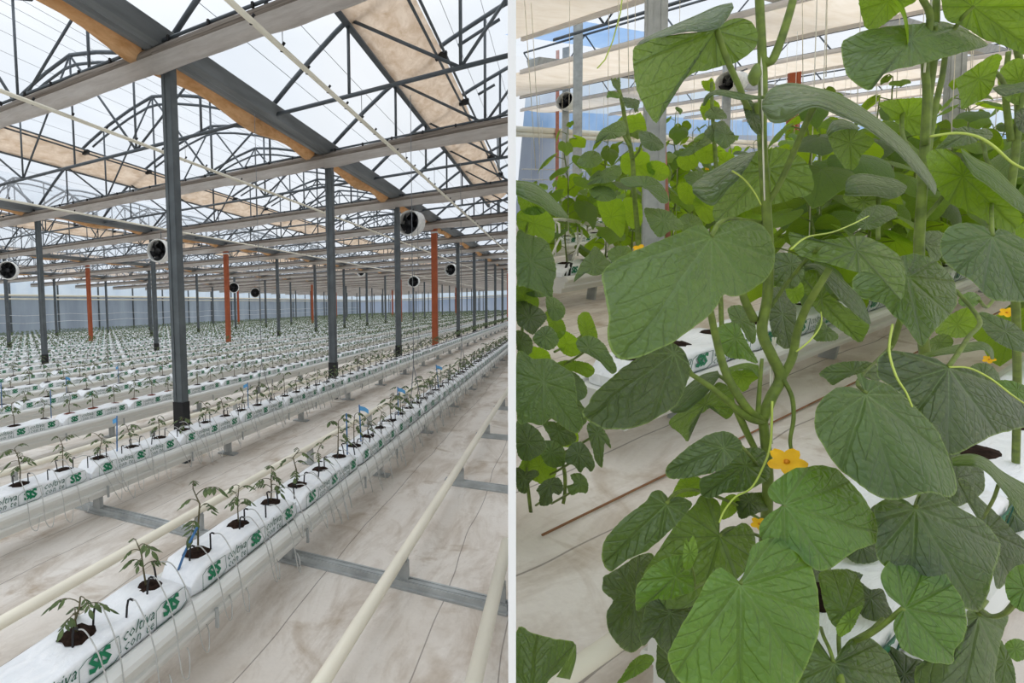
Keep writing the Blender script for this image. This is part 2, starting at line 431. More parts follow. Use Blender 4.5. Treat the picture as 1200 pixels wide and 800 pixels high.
for bi, x0 in enumerate(X0):
    shared = None
    for k in range(1, 47):
        y = 2.0 * k
        if x0 > Xp(y) - .6: break
        lab = 'grey tubular steel roof truss, %s back in the %s roof bay' % (nth(k), BAYN[bi])
        if bi < 2 and 3 <= k <= 7:
            t_ = thing('roof_truss', lab, 'truss', (x0, y, 4.04), 'roof trusses')
            for nm, m_ in truss_parts(x0, y):
                m_.v = [(v[0] - x0, v[1] - y, v[2] - 4.04) for v in m_.v]; m_.build(nm, 'truss steel', t_)
            continue
        whole = x0 + 7.5 < Xp(y)
        if whole and shared is not None: o = link('roof_truss', shared)
        else:
            b = MB()
            for nm, m_ in truss_parts(x0, y): b.join(m_)
            b.v = [(v[0] - x0, v[1] - y, v[2] - 4.04) for v in b.v]
            o = b.build('roof_truss', 'truss steel')
            if whole: shared = o.data
        o.location = (x0, y, 4.04); tag(o, lab, 'truss', 'roof trusses')
gp = [(-.17, .22), (-.15, .24), (-.13, .22), (-.07, .14), (.07, .14), (.13, .22), (.15, .24), (.17, .22), (.16, .20), (.10, .10), (.03, .085), (0, .10), (-.03, .085), (-.10, .10), (-.16, .20)]
for gi, gx in enumerate(GUT):
    ye = yend(gx) ; b = MB()
    b.extrude(gp, (gx, YF, 3.9), (gx, ye, 3.9), (1, 0, 0), (0, 0, 1))
    tag(b.build('roof_gutter', 'gutter steel'), 'grey folded steel roof gutter over the %s line of posts' % ORD[gi], 'gutter', 'roof gutters')
    # rolled side curtain under the left lip
    b = MB(); pts = []; rs = []
    for i in range(int((ye + 3) / .25)):
        y = YF + .25 * i; s_ = noise.noise((gx, y * .6, 0)); q = .5 + .5 * math.cos(y * PI)
        pts.append((gx - .27 + .04 * s_, y, 4.10 - .03 * s_ - .05 * q)); rs.append(.085 + .03 * q + .035 * noise.noise((y * 1.4, gx, 3)))
    b.tube(pts, rs, 10)
    tag(b.build('curtain_roll', 'brown curtain'), 'brown rolled up fabric hanging beside the roof gutter over the %s line of posts' % ORD[gi], 'curtain', 'rolled curtains')
for bi, x0 in enumerate(X0):
    ye = yend(x0 + 1.8) if bi == 0 else YB - .5
    if bi == 0: ye = (x0 + 1.8) / PX_ - .1
    t_ = thing('vent_flap', 'brown fabric covered roof vent in the %s roof bay' % BAYN[bi], 'roof vent', (x0 + 1.1, YF, 4.9), 'roof vents')
    b = MB(); b.bar((0, 0, .0), (0, ye - YF, .0), .07, .11); b.build('purlin', 'truss steel', t_)
    b = MB(); R = []
    for i in range(int((ye - YF) / .3)):
        y = .3 * i; R.append([])
        for j in range(9):
            u = j / 8; pf = .05 * math.sin(u * PI) * (1 + .8 * noise.noise((u * 2, y * .9, bi)))
            R[-1].append((.04 + .62 * u + .05 * noise.noise((1.3, y * .5, u)) * u, y, arch(1.14 + .62 * u) - 4.93 - .06 - pf))
    b.grid(R); b.build('cloth', 'vent cloth', t_)
    b = MB()
    for dx, dz in ((.62, .22), (.72, .25)): b.tube([(dx, 0, dz), (dx, ye - YF, dz)], .018, 5)
    b.build('crank_rod', 'truss steel', t_)
    for k in range(1, 12):
        b = MB(); b.box((.67, 2 * k + 3 - .0, .22), (.16, .07, .09)); b.build('clamp', 'black rubber', t_)
for bi, x0 in enumerate(X0[:2]):
    for j in range(18):
        u = .35 + j * .4
        if bi == 0 and u > 3.2: break
        ye = min(60, (x0 + u) / PX_ - .2)
        b = MB(); b.tube([(x0 + u, YF, arch(u) + .02), (x0 + u, ye, arch(u) + .02)], .0035, 3)
        tag(b.build('film_wire', 'wire'), 'thin wire under the roof film, %s up in the %s bay' % (nth(j + 1), BAYN[bi]), 'wire', 'roof film wires')

# ---- folded screens across the hall at every line of posts
def screen(y, xa, xb, lab):
    t_ = thing('screen_bundle', lab, 'screen', (xa, y - .16, 3.72), 'folded thermal screens'); L = xb - xa
    near = y < 18; st = .1 if near else .5; n = max(2, int(L / st))
    b = MB(); R = []
    for i in range(n + 1):
        x = L * i / n; s1 = noise.noise((xa + x * 1.3, y, 1)); s2 = noise.noise((xa + x * .5, y, 5)); R.append([])
        for a, (w, h) in enumerate(((-.075, .14), (-.09, .19), (-.075, .24), (-.03, .285), (.03, .285), (.075, .24), (.09, .18), (.07, .13), (0, .11))):
            R[-1].append((x, w * (1 + .25 * s1) + .012 * noise.noise((x * 3, a, y)), .13 + h * .58 + .018 * s2 + .008 * noise.noise((x * 2.2, a * .7, y + 9))))
    b.grid(R, 0, True); b.build('folded_cloth', 'folded screen', t_)
    b = MB(); R = []
    for i in range(n + 1):
        x = L * i / n; d = .115 + .05 * noise.noise((xa + x * .7, y, 2)) + .02 * noise.noise((xa + x * 2.6, y, 8))
        R.append([(x, -.09, .19), (x, -.08 + .02 * noise.noise((x * 2, y, 4)), .17 - d * .6), (x, -.03 + .03 * noise.noise((x * 1.5, y, 6)), .17 - d), (x, .03, .17 - d * .85), (x, .07, .17)])
    b.grid(R); b.build('hanging_fold', 'screen skirt', t_)
    b = MB(); b.tube([(0, -.05, .31), (L, -.05, .31)], .016, 6); b.build('rod', 'truss steel', t_)
    if near:
        for i in range(int(L / .45)):
            if i > 40: break
            b = MB(); b.box((.2 + i * .45, -.07, .30), (.02, .03, .045)); b.build('clip', 'black rubber', t_)
for k in range(1, 24):
    y = 4.0 * k; xr = Xp(y) - .03
    for bi, x0 in enumerate(X0):
        xa, xb = x0, min(x0 + 7.5, xr)
        if xb - xa < .3 or (bi and proj((x0 + 7.5, y, 4))[0] < -30): continue
        screen(y, xa, xb, 'grey white folded screen, %s back across the %s roof bay' % (nth(k), BAYN[bi]))
# ---- spray pipes
for i, (x, z, lab) in enumerate(((-2.05, 3.72, 'right of the first gutter'), (-4.7, 3.72, 'left of the first gutter'), (-8.9, 3.72, 'far side of the second roof bay'))):
    t_ = thing('spray_pipe', 'white overhead spray pipe with dark clips, %s' % lab, 'pipe', (x, YF, z), 'overhead spray pipes')
    ye = yend(x)
    b = MB(); b.tube([(0, 0, 0), (0, ye - YF, 0)], .022, 8); b.build('tube', 'cream pipe paint', t_)
    for k in range(40):
        y = YF + 5 + .5 * k
        if y > ye: break
        b = MB(); b.tube([(-.012, y - YF, -.02), (.0, y - YF, .03), (.02, y - YF, .05)], .014, 5); b.build('clip', 'black rubber', t_)
    for k in range(10):
        b = MB(); b.tube([(0, 7 + 2 * k, .02), (0, 7 + 2 * k, .33)], .004, 4); b.build('hanger', 'wire', t_)
# ---- fans
def fan(loc, rotz, lab, R=.3, mats=('fan white', 'fan black')):
    t_ = thing('circulation_fan', lab, 'fan', loc, 'hanging circulation fans', rotz)
    b = MB(); n = 28
    rr = [[(r_ * math.cos(2 * PI * j / n), y, r_ * math.sin(2 * PI * j / n)) for j in range(n)] for r_, y in ((R * .97, -.16), (R, -.17), (R * 1.04, -.15), (R * 1.04, .14), (R, .16), (R * .95, .14), (R * .95, -.15), (R * .97, -.16))]
    b.grid(rr, 0, True); b.build('housing', mats[0], t_)
    b = MB(); b.tube([(0, -.1, 0), (0, .12, 0)], [R * .26, R * .2], 12); b.build('motor', mats[1], t_)
    for k in range(6):
        a = 2 * PI * k / 6 + .3; b = MB(); Rw = []
        for i in range(5):
            q = .22 + .7 * i / 4; w = .18 + .2 * i / 4
            Rw.append([((R * q) * math.cos(a + w * s_), .05 * s_ - .02, (R * q) * math.sin(a + w * s_)) for s_ in (-1, -.3, .4, 1)])
        b.grid(Rw); b.build('blade', mats[1], t_)
    b = MB(); b.tube([(0, .1, 0), (0, .1, R + .25)], .012, 5); b.bar((-R, .1, R * .9), (R, .1, R * .9), .03, .02); b.build('bracket', 'truss steel', t_)
    b = MB(); rb = R * .94; b.grid([[(r_ * math.cos(2 * PI * j / 20), .13, r_ * math.sin(2 * PI * j / 20)) for j in range(20)] for r_ in (.02, rb)], 0, True); b.build('rear_guard', mats[1], t_)
fan((-3.3, 13.3, 3.62), -.3, 'round black bladed fan beside the orange post, largest in the tomato hall')
fan(tuple(at(187, 294, 14.0)), .15, 'round black bladed fan left of the tall near post')
fan(tuple(at(10, 317, 17.5)), .7, 'round white cased fan at the left edge of the tomato hall')
fan(tuple(at(274, 337, 31)), .5, 'small far fan just right of the second orange post')
fan(tuple(at(299, 343, 33)), .5, 'small far fan, right of the small far fan beside the second orange post')
fan(tuple(at(424, 318, 34)), -.2, 'small far dark fan right of the tall middle post')
fan(tuple(at(485, 330, 29)), .0, 'small far dark fan just left of the orange post, below the large fan')
fan(tuple(at(529, 316, 27)), -.3, 'small far dark fan right of the orange post')

# ---- growing gutters, pipes and floor rails
gut = [(.105, .14), (.112, .155), (.13, .164), (.15, .162), (.166, .150), (.172, .132), (.166, .114), (.146, .106), (.142, .074), (.152, .068), (.154, .056), (.128, .050), (.122, .008), (.112, 0)]
prof = gut + [(-x, z) for x, z in gut[::-1]]
for ri, x in enumerate(ROWS):
    t_ = thing('growing_gutter', 'white metal growing gutter carrying the %s row of tomato bags' % ORD[ri], 'gutter', (x, 0, 0), 'growing gutters')
    b = MB(); n = len(prof); ys = [-2.5, 0, 4, 8, 16, 32, 64, 200]
    ends = [yend(x + px) for px, pz in prof]
    vs = []; ys = [y for y in ys if y < min(ends)] + [None]
    for y in ys: vs += [(px, ends[j] if y is None else y, pz + .16) for j, (px, pz) in enumerate(prof)]
    b.add(vs, [(i * n + j, i * n + (j + 1) % n, (i + 1) * n + (j + 1) % n, (i + 1) * n + j) for i in range(len(ys) - 1) for j in range(n)] + [tuple(range(n))[::-1], tuple((len(ys) - 1) * n + j for j in range(n))], 0, False)
    b.build('trough', 'white gutter paint', t_)
    for k in range(-1, 50):
        y = 2.66 + 1.78 * k
        if y > yend(x) - .2 or (ri > 4 and k % 2): continue
        b = MB(); b.box((0, y, .08), (.075, .035, .16)); b.box((0, y, .01), (.2, .1, .014)); b.build('leg', 'galvanised steel', t_)
    if ri < 3:
        for k in range(30):
            y = .75 + .95 * k + .1 * math.sin(k * 3)
            if y > yend(x) - .3: break
            b = MB(); b.box((.158, y, .2), (.012, .014, .085)); b.build('clip', 'galvanised steel', t_)
def pipe(x, y0, y1, lab, z=.17, r=.028, br=True, side=.02):
    t_ = thing('heating_pipe', lab, 'pipe', (x, 0, 0), 'floor heating pipes')
    b = MB(); b.tube([(0, y0, z), (0, (y0 + y1) / 2, z), (0, y1, z)], r, 12); b.build('tube', 'cream pipe paint', t_)
    for k in range(-1, 40):
        y = 2.7 + 1.785 * k
        if y > y1 - .1 or y < y0: continue
        b = MB(); b.box((.0, y, .075), (.06, .03, .14)); b.box((.0, y, .152), (.05, .03, .02)); b.box((0, y, .008), (.15, .08, .012)); b.build('bracket', 'galvanised steel', t_)
pipe(-.735, -2, yend(-.735) - .4, 'cream heating pipe on brackets right of the nearest tomato row')
pipe(-.265, -2, yend(-.265) - .3, 'cream heating pipe at the right, beside the white partition')
pipe(-2.11, -2, yend(-2.11) - .4, 'cream heating pipe between the nearest and second tomato rows')
pipe(-4.15, -2, yend(-4.15) - .4, 'cream heating pipe between the second and third tomato rows')
def rail(x0, x1, y, lab):
    b = MB(); pr = [(-.055, 0), (.055, 0), (.055, .012), (.04, .014), (.036, .04), (-.036, .04), (-.04, .014), (-.055, .012)]
    b.extrude(pr, (0, 0, 0), (x1 - x0, 0, 0), (0, 1, 0), (0, 0, 1))
    for s_ in (-1, 1): b.bar((0, s_ * .02, .042), (x1 - x0, s_ * .02, .042), .012, .006)
    tag(b.build('floor_rail', 'galvanised steel', None, (x0, y, 0)), lab, 'rail', 'floor cross rails')
rail(-3.3, -1.95, 2.68, 'grey steel floor rail crossing under the pipe left of the nearest row')
rail(-1.5, Xp(2.7) - .02, 2.70, 'grey steel floor rail crossing under the pipes right of the nearest row, nearest one')
rail(-.85, Xp(4.49) - .02, 4.49, 'grey steel floor rail under the right pipes, second one back')
rail(-.85, Xp(6.27) - .02, 6.27, 'grey steel floor rail under the right pipes, third one back')
rail(-.85, Xp(8.06) - .02, 8.06, 'grey steel floor rail under the right pipes, fourth one back')

# ---- grow bags
LOGO = text_mb('SiS', .078, 0, 0, .0035, .86); SCR1 = text_mb('coltiva', .062, 0, .38, 0, 1.02); SCR2 = text_mb('con te', .052, 0, .38, 0, 1.15)
def bag_mb(seed, nl=26):
    b = MB(); R = []; L = 1.0
    for i in range(nl + 1):
        y = -L / 2 + L * i / nl; e = min(1, min(i, nl - i) / 2.0); sx = (.82 + .18 * e); sz = (.42 + .58 * e ** .6); R.append([])
        hz = .5 + .5 * math.cos(y * 2 * PI / .34)
        for j in range(20):
            a = 2 * PI * (j + .5) / 20; c, s_ = math.cos(a), math.sin(a); p = .22
            x = .104 * math.copysign(abs(c) ** p, c) * sx; z = .056 + .056 * math.copysign(abs(s_) ** p, s_)
            w = noise.noise((x * 14, y * 9, z * 14 + seed)); topw = max(0, s_)
            z = (z + .010 * w * topw + .008 * (hz - .5) * topw) * (sz if s_ > 0 else 1); x += .004 * w * (1 if abs(c) < .8 else .5)
            R[-1].append((x, y, z))
    b.grid(R, 0, True); b.add(R[0], [tuple(range(20))]); b.add(R[-1], [tuple(range(20))[::-1]])
    return b
def soil_mb(y, seed, near=True):
    b = MB(); n = 14; r = random.Random(seed); ring = []
    for j in range(n):
        a = 2 * PI * j / n; k = 1 / max(abs(math.cos(a)), abs(math.sin(a))) ** .6
        ring.append((.052 * k * math.cos(a) * (.85 + .3 * r.random()), y + .062 * k * math.sin(a) * (.85 + .3 * r.random()), .1135))
    rr = [ring, [(x * .8, y + (yy - y) * .8, z + .005) for x, yy, z in ring], [(x * .45 + .004 * r.random(), y + (yy - y) * .45, z + .006 + .008 * r.random()) for x, yy, z in ring], [(0, y, .125)] * n]
    b.grid(rr, 0, True); return b
def print_mb(mi0=0, mi1=1, simple=False):
    b = MB()
    def put(t, y, z, mi, x=.1085):
        b.add([(x, y + p[0] * (1.22 if t is LOGO else 1), z + p[1]) for p in t[0]], t[1], mi, False)
    for k in range(3):
        y = -.36 + .36 * k
        put(LOGO, y, .038, mi0)
        if not simple:
            fr = [(-.088, .016), (.055, .016), (.092, .034), (.084, .096), (-.055, .096), (-.086, .082), (-.088, .016)]
            b.tube([(.1085, y + a, z) for a, z in fr], .0013, 4, mi1)
        if k < 2:
            put(SCR1, y + .18, .061, mi1); put(SCR2, y + .18, .026, mi1)
    return b
BAGM = [bag_mb(s_).mesh('bag_film', 'bag film') for s_ in (1.3, 5.1, 9.7)]
PRN = print_mb().mesh('print', ['logo green', 'script green']); 
SOIL = {c: [soil_mb(y, i + 3 * k).mesh('soil_patch', c) for k, y in enumerate((-.34, 0, .34))] for i, c in enumerate(('soil', 'red soil'))}
FARBAG = []
for s_ in (2, 4):
    b = bag_mb(s_ * 1.7, 14)
    for f in range(len(b.mi)): b.mi[f] = 0
    pm = print_mb(1, 2, True); b.join(pm)
    for y in (-.34, 0, .34): b.join(soil_mb(y, s_), (0, 0, 0), 3)
    FARBAG.append(b.mesh('grow_bag', ['bag film', 'logo green', 'script green', 'soil']))
BAGS, PLANTS = [], []
for ri, x in enumerate(ROWS):
    y0 = 1.97 + .17 if ri == 0 else (3.04 if ri == 1 else 2.4 + .37 * ri % 1.02)
    ks = [k for k in range(-3, 95)]
    c = 0; cp = 0
    for k in ks:
        yc = y0 + 1.02 * k
        if yc - .5 > yend(x) - .1: break
        if yc + .5 > yend(x - .1) - .02: break
        q = proj((x, yc + .5, .4)); q2 = proj((x, yc - .4, .4))
        if (q[0] < -30 and q2[0] < -30) or (min(q[1], q2[1]) > 860) or q[2] < .1: continue
        c += 1; BAGS.append((math.hypot(x, yc), ri, x, yc, c))
        for d in (-.34, 0, .34):
            qq = proj((x, yc + d, .5))
            if -20 < qq[0] < 602 and qq[1] < 830: cp += 1; PLANTS.append((math.hypot(x, yc + d), ri, x, yc + d, cp))
BAGS.sort(); PLANTS.sort()
for i, (d, ri, x, y, c) in enumerate(BAGS[:300]):
    lab = 'white printed grow bag, %s from the near end of the %s row' % (nth(c), ORD[ri])
    r = random.Random(i)
    if d < 9 and ri < 5:
        t_ = thing('grow_bag', lab, 'grow bag', (x + r.uniform(-.004, .004), y, .302), 'grow bags in the %s row' % ORD[ri])
        link('bag_film', BAGM[r.randrange(3)], t_); tag(link('print', PRN, t_), 'green logo and script printing')
        for s_ in SOIL['red soil' if (ri == 2 and c in (2, 3)) else 'soil']: link('soil_patch', s_, t_)
    else:
        o = link('grow_bag', FARBAG[i % 2], None, (x, y, .302)); tag(o, lab, 'grow bag', 'grow bags in the %s row' % ORD[ri])
b = MB(); low = MB()
for y_ in (0,): low.box((0, 0, .055), (.205, 1.0, .108))
for k in range(3): low.add([(.1035, -.41 + .36 * k, .035), (.1035, -.31 + .36 * k, .035), (.1035, -.31 + .36 * k, .09), (.1035, -.41 + .36 * k, .09)], [(0, 1, 2, 3)], 1, False)
for y_ in (-.34, 0, .34): low.add([(-.055, y_ - .06, .1105), (.055, y_ - .06, .1105), (.055, y_ + .06, .1105), (-.055, y_ + .06, .1105)], [(0, 1, 2, 3)], 2, False)
for d, ri, x, y, c in BAGS[300:]: b.join(low, (x, y, .302))
tag(b.build('distant_grow_bags', ['bag film', 'logo green', 'soil']), 'mass of far off white grow bags filling the back of the tomato hall', 'grow bags', kind='stuff')

# ---- tomato seedlings
def tom_leaf(r, L, el, droop):           # one compound leaf growing along +X from the origin
    b = MB(); pts = []; x = z = 0; a = el
    for i in range(7):
        pts.append(Vector((x, 0, z))); x += L / 6 * math.cos(a); z += L / 6 * math.sin(a); a -= droop / 6
    b.tube(pts, [.0022 - .0002 * i for i in range(7)], 4, 1)
    def leaflet(p, d, s):
        d = Vector(d).normalized(); sd = d.cross(Vector((0, 0, 1))).normalized(); up = sd.cross(d)
        R = []
        for i, w in enumerate((.05, .8, 1, .7, .04)):
            q = p + d * (s * i / 4) - Vector((0, 0, 1)) * (s * .35 * (i / 4) ** 2)
            R.append([q - sd * (w * s * .28) - up * (.1 * s * w), q + up * .01 * s, q + sd * (w * s * .28) - up * (.1 * s * w)])
        b.grid(R, 0)
    for i in (3, 4, 5):
        for s_ in (-1, 1): leaflet(pts[i], (.55, s_, -.6 + .4 * r.random()), L * (.26 + .1 * r.random()))
    leaflet(pts[6], (1, .2 * r.uniform(-1, 1), -.5), L * .4)
    return b
def seedling_parts(seed):
    r = random.Random(seed); h = r.choice((.10, .17, .2, .22, .24, .19)); st = MB()
    pts = [(.0, 0, 0), (.008 * r.uniform(-1, 1), .008 * r.uniform(-1, 1), h * .4), (.02 * r.uniform(-1, 1), .02 * r.uniform(-1, 1), h * .75), (.03 * r.uniform(-1, 1), .03 * r.uniform(-1, 1), h)]
    st.tube(pts, [.0045, .004, .0035, .0025], 5)
    lv = []; n = r.randint(5, 7)
    for i in range(n):
        f = .45 + .55 * i / (n - 1); p = Vector(pts[2]).lerp(Vector(pts[3]), (f - .75) / .25) if f > .75 else Vector(pts[1]).lerp(Vector(pts[2]), max(0, (f - .4) / .35))
        L = r.uniform(.07, .115) * (.75 if i == n - 1 else 1)
        m_ = tom_leaf(r, L, r.uniform(.25, .9), r.uniform(1.0, 2.2)); q = MB(); q.join(m_, p, None, i * 2.4 + r.uniform(-.4, .4)); lv.append(q)
    return st, lv
PROT = []; FARP = []
for s_ in range(8):
    st, lv = seedling_parts(11 + s_)
    PROT.append((st.mesh('stem', 'tomato stem'), [l_.mesh('leaf', ['tomato leaf', 'tomato stem']) for l_ in lv]))
    b = MB(); b.join(st, mi=1)
    for l_ in lv: b.join(l_)
    FARP.append(b.mesh('tomato_seedling', ['tomato leaf', 'tomato stem']))
for i, (d, ri, x, y, c) in enumerate(PLANTS[:300]):
    r = random.Random(900 + i); s_ = r.uniform(.85, 1.2); k = r.randrange(8)
    lab = 'young tomato seedling in a white bag, %s from the near end of the %s row' % (nth(c), ORD[ri]); g = 'tomato seedlings in the %s row' % ORD[ri]
    if d < 8.5 and ri < 4:
        t_ = thing('tomato_seedling', lab, 'seedling', (x, y, .42), g, r.uniform(0, 6.28)); t_.scale = (s_,) * 3
        link('stem', PROT[k][0], t_)
        for me in PROT[k][1]: link('leaf', me, t_)
    else:
        o = link('tomato_seedling', FARP[k], None, (x, y, .42)); o.rotation_euler = (0, 0, r.uniform(0, 6.28)); o.scale = (s_,) * 3; tag(o, lab, 'seedling', g)
b = MB(); lows = []
for k in range(6):
    q = MB(); r = random.Random(k); h = .17 + .06 * r.random()
    q.add([(-.004, 0, 0), (.004, 0, 0), (.003, 0, h), (-.003, 0, h)], [(0, 1, 2, 3)], 1, False)
    for j in range(7):
        a = j * 2.4 + r.random(); z = h * (.55 + .45 * r.random()); L = .05 + .05 * r.random(); ca, sa = math.cos(a), math.sin(a)
        q.add([(0, 0, z), (ca * L * .6 - sa * .025, sa * L * .6 + ca * .025, z + .02), (ca * L * 1.3, sa * L * 1.3, z - .03), (ca * L * .6 + sa * .025, sa * L * .6 - ca * .025, z + .01)], [(0, 1, 2, 3)], 0, False)
    lows.append(q)
for i, (d, ri, x, y, c) in enumerate(PLANTS[300:]): b.join(lows[i % 6], (x, y, .41), None, i * 1.7, 1.35)
tag(b.build('distant_seedlings', ['tomato leaf', 'tomato stem']), 'mass of far off tomato seedlings filling the back of the tomato hall', 'seedlings', kind='stuff')

# ---- drip stakes with their thin tubes (nearest two rows)
def drip_parts(seed):
    r = random.Random(seed); h = .05 + .03 * r.random(); pg = MB(); tx = .02 * r.uniform(-1, 1)
    pg.tube([(0, 0, -.02), (tx * .5, .0, h * .6), (tx, 0, h), (tx + .008, .002, h + .006), (tx + .022, .004, h + .004)], .0042, 6)
    tb = MB(); y1 = r.uniform(-.05, .26); lo = r.uniform(-.33, -.16)
    ctrl = [(tx + .02, .004, h + .004), (.07, y1 * .3, h + .012), (.125, y1 * .5, .01), (.165, y1 * .7, -.08), (.195, y1, lo * .8), (.185, y1 + .05, lo), (.16, y1 + .09, lo + .05), (.13, y1 + .11, lo + .07)]
    pts = []
    for i in range(len(ctrl) - 1):
        p0, p1, p2, p3 = (Vector(ctrl[max(0, min(len(ctrl) - 1, i + k))]) for k in (-1, 0, 1, 2))
        for t in (0, .25, .5, .75): pts.append(.5 * ((2 * p1) + (p2 - p0) * t + (2 * p0 - 5 * p1 + 4 * p2 - p3) * t * t + (3 * p1 - p0 - 3 * p2 + p3) * t ** 3))
    tb.tube(pts, .0027, 5); return pg, tb
DR = [tuple(m_.mesh(nm, mt) for m_, nm, mt in zip(drip_parts(40 + s_), ('peg', 'tube'), ('black rubber', 'grey tube'))) for s_ in range(6)]
cnt = {}
for i, (d, ri, x, y, c) in enumerate([p for p in PLANTS if p[1] < 2 and p[0] < 13]):
    for s_ in (0, 1):
        if s_ and d > 8: continue
        cnt[ri] = cnt.get(ri, 0) + 1; r = random.Random(i * 2 + s_)
        t_ = thing('drip_stake', 'black drip peg and thin tube, %s from the near end of the %s row' % (nth(cnt[ri]), ORD[ri]), 'drip stake', (x + r.uniform(.0, .045), y + (.05 if s_ else -.06) + r.uniform(-.02, .02), .425), 'drip stakes')
        k = DR[r.randrange(6)]; link('peg', k[0], t_); link('tube', k[1], t_)
        if s_ and r.random() < .6:
            t2 = thing('drip_stake', 'black drip peg in the bag film beyond the %s seedling of the %s row' % (nth(c), ORD[ri]), 'drip stake', (x + .07, y + .16, .415), 'drip stakes')
            link('peg', k[0], t2); link('tube', k[1], t2)
# ---- blue canes
def cane(px, py, px2, py2, X, tagd=0, lab=''):
    d = ray(px, py); p = EYEV + d * (X / d[0]); d2 = ray(px2, py2); q = EYEV + d2 * (p[1] / d2[1])
    t_ = thing('plant_stake', lab, 'stake', tuple(p), 'blue plant stakes'); b = MB(); v = Vector(q) - Vector(p)
    b.tube([(0, 0, -.03), v * .5, v], .0055, 6); b.build('cane', 'blue plastic', t_)
    if tagd:
        b = MB(); e = v * .9; b.grid([[e + Vector((0, 0, dz)), e + Vector((tagd * .035, .03, dz - .012)), e + Vector((tagd * .07, .02, dz - .03))] for dz in (.018, -.018)]); b.build('tag', 'pale blue tag', t_)
cane(204, 672, 231, 618, -1.46, 0, 'leaning blue stake in the second nearest bag of the nearest row')
cane(137, 530, 137, 487, -3.07, -1, 'blue stake with pale tag, left of the near post')
cane(291, 476, 290, 448, -3.07, -1, 'blue stake with pale tag, right of the near post')
cane(407, 530, 406, 484, -1.42, 0, 'blue stake in the nearest row, lower of the close pair')
cane(423, 514, 421, 474, -1.42, 1, 'blue stake in the nearest row, upper of the close pair with small tag')
cane(467, 485, 466, 453, -1.42, 1, 'blue stake with blue tags at the middle of the nearest row')
cane(514, 452, 511, 427, -1.42, 1, 'blue stake far along the nearest row')
cane(60, 487, 59, 457, -4.8, 0, 'blue stake in the third row at the left')
cane(2, 474, 1, 448, -4.8, 0, 'blue stake in the third row at the left edge')
cane(139, 446, 138, 428, -6.1, -1, 'blue stake with pale tag in the fourth row')
cane(78, 459, 77, 441, -6.1, 1, 'blue stake in the fourth row at the left')
cane(205, 454, 205, 434, -4.8, 1, 'blue stake in the third row behind the near post')
# ---- hanger strings with a split foot
def hanger(x, y, zt, lab):
    b = MB(); b.tube([(0, 0, zt), (0, 0, 3.78)], .0035, 4); b.tube([(0, -.16, .42), (0, 0, zt)], .0045, 4); b.tube([(.06, .17, .32), (0, 0, zt)], .0045, 4)
    tag(b.build('hanger_string', 'wire', None, (x, y, 0)), lab, 'string', 'hanger strings')
hanger(-1.42, 5.75, .86, 'grey string with a split foot on the nearest row')
hanger(-1.42, 8.9, .9, 'grey string with a split foot far along the nearest row')
hanger(-3.05, 5.2, .9, 'grey string with a split foot on the second row right of the near post')
hanger(-3.05, 12.9, .9, 'grey string with a split foot far along the second row')
# ================================================================== RIGHT HOUSE: cucumbers on rising ground
def cvec(x, y): return np.array([x - PX, y - PY, F])
_r = cvec(1560, 175); _r /= np.linalg.norm(_r); _b = cvec(31, 245); _b /= np.linalg.norm(_b)
_d = np.cross(_r, _b); _d /= np.linalg.norm(_d)
if _d[1] < 0: _d = -_d
_l = np.cross(_d, _r)
if _l[0] < 0: _l = -_l
AL, AR, AN = Vector(c2w(_l)), Vector(c2w(_r)), Vector(c2w(-_d))
AL.normalize(); AR.normalize(); AN = AL.cross(AR); AN.normalize()
HR = 1.15
ORI = Vector(EYEV) - AN * HR                     # a point of the floor right under the eye
BAS = Matrix((AL, AR, AN)).transposed().to_4x4()
def L2W(l_, r_, h): return ORI + AL * l_ + AR * r_ + AN * h
def place(o, l_, r_, h):
    m_ = BAS.copy(); m_.translation = L2W(l_, r_, h); o.matrix_world = m_; return o
def hit(px, py, h):                              # where the sight line through a pixel meets height h over the floor
    d = Vector(ray(px, py)); t = (h - HR) / d.dot(AN); p = Vector(EYEV) + d * t; q = p - ORI
    return q.dot(AL), q.dot(AR), p
def hitlat(px, py, l_):
    d = Vector(ray(px, py)); t = l_ / d.dot(AL); p = Vector(EYEV) + d * t; q = p - ORI
    return q.dot(AR), q.dot(AN), p
def clipside(poly):                              # keep what lies right of the partition
    out = []; f = lambda p: (p.x - Xp(p.y)) - .006
    for i, a in enumerate(poly):
        b_ = poly[(i + 1) % len(poly)]; fa, fb = f(a), f(b_)
        if fa >= 0: out.append(a)
        if (fa >= 0) != (fb >= 0): out.append(a.lerp(b_, fa / (fa - fb)))
    return out
def locpoly(poly): 
    inv = BAS.inverted(); return [inv @ (p - ORI) for p in poly]
LW = -12.5
b = MB(); P = clipside([L2W(LW, -2, 0), L2W(6, -2, 0), L2W(6, 80, 0), L2W(LW, 80, 0)]); b.add(locpoly(P), [tuple(range(len(P)))], 0, False)
o = b.build('floor', 'ground'); place(o, 0, 0, 0); tag(o, 'white ground cloth of the cucumber house', 'floor', kind='structure')
b = MB(); P = clipside([L2W(LW, -2, 5.2), L2W(6, -2, 5.2), L2W(6, 80, 5.2), L2W(LW, 80, 5.2)]); b.add(locpoly(P), [tuple(range(len(P)))[::-1]], 0, False)
o = b.build('ceiling', 'roof film'); place(o, 0, 0, 0); tag(o, 'white film roof of the cucumber house', 'roof', kind='structure')
b = MB(); b.grid([[(l_, r_, 5.17) for r_ in np.linspace(13.4, 21.5, 9)] for l_ in (-10.9, -10.4, -9.9, -9.4)])
o = b.build('roof_vent', 'blue film'); place(o, 0, 0, 0); tag(o, 'blue tinted roof vent strip seen between the cream screens at the left', 'roof vent')
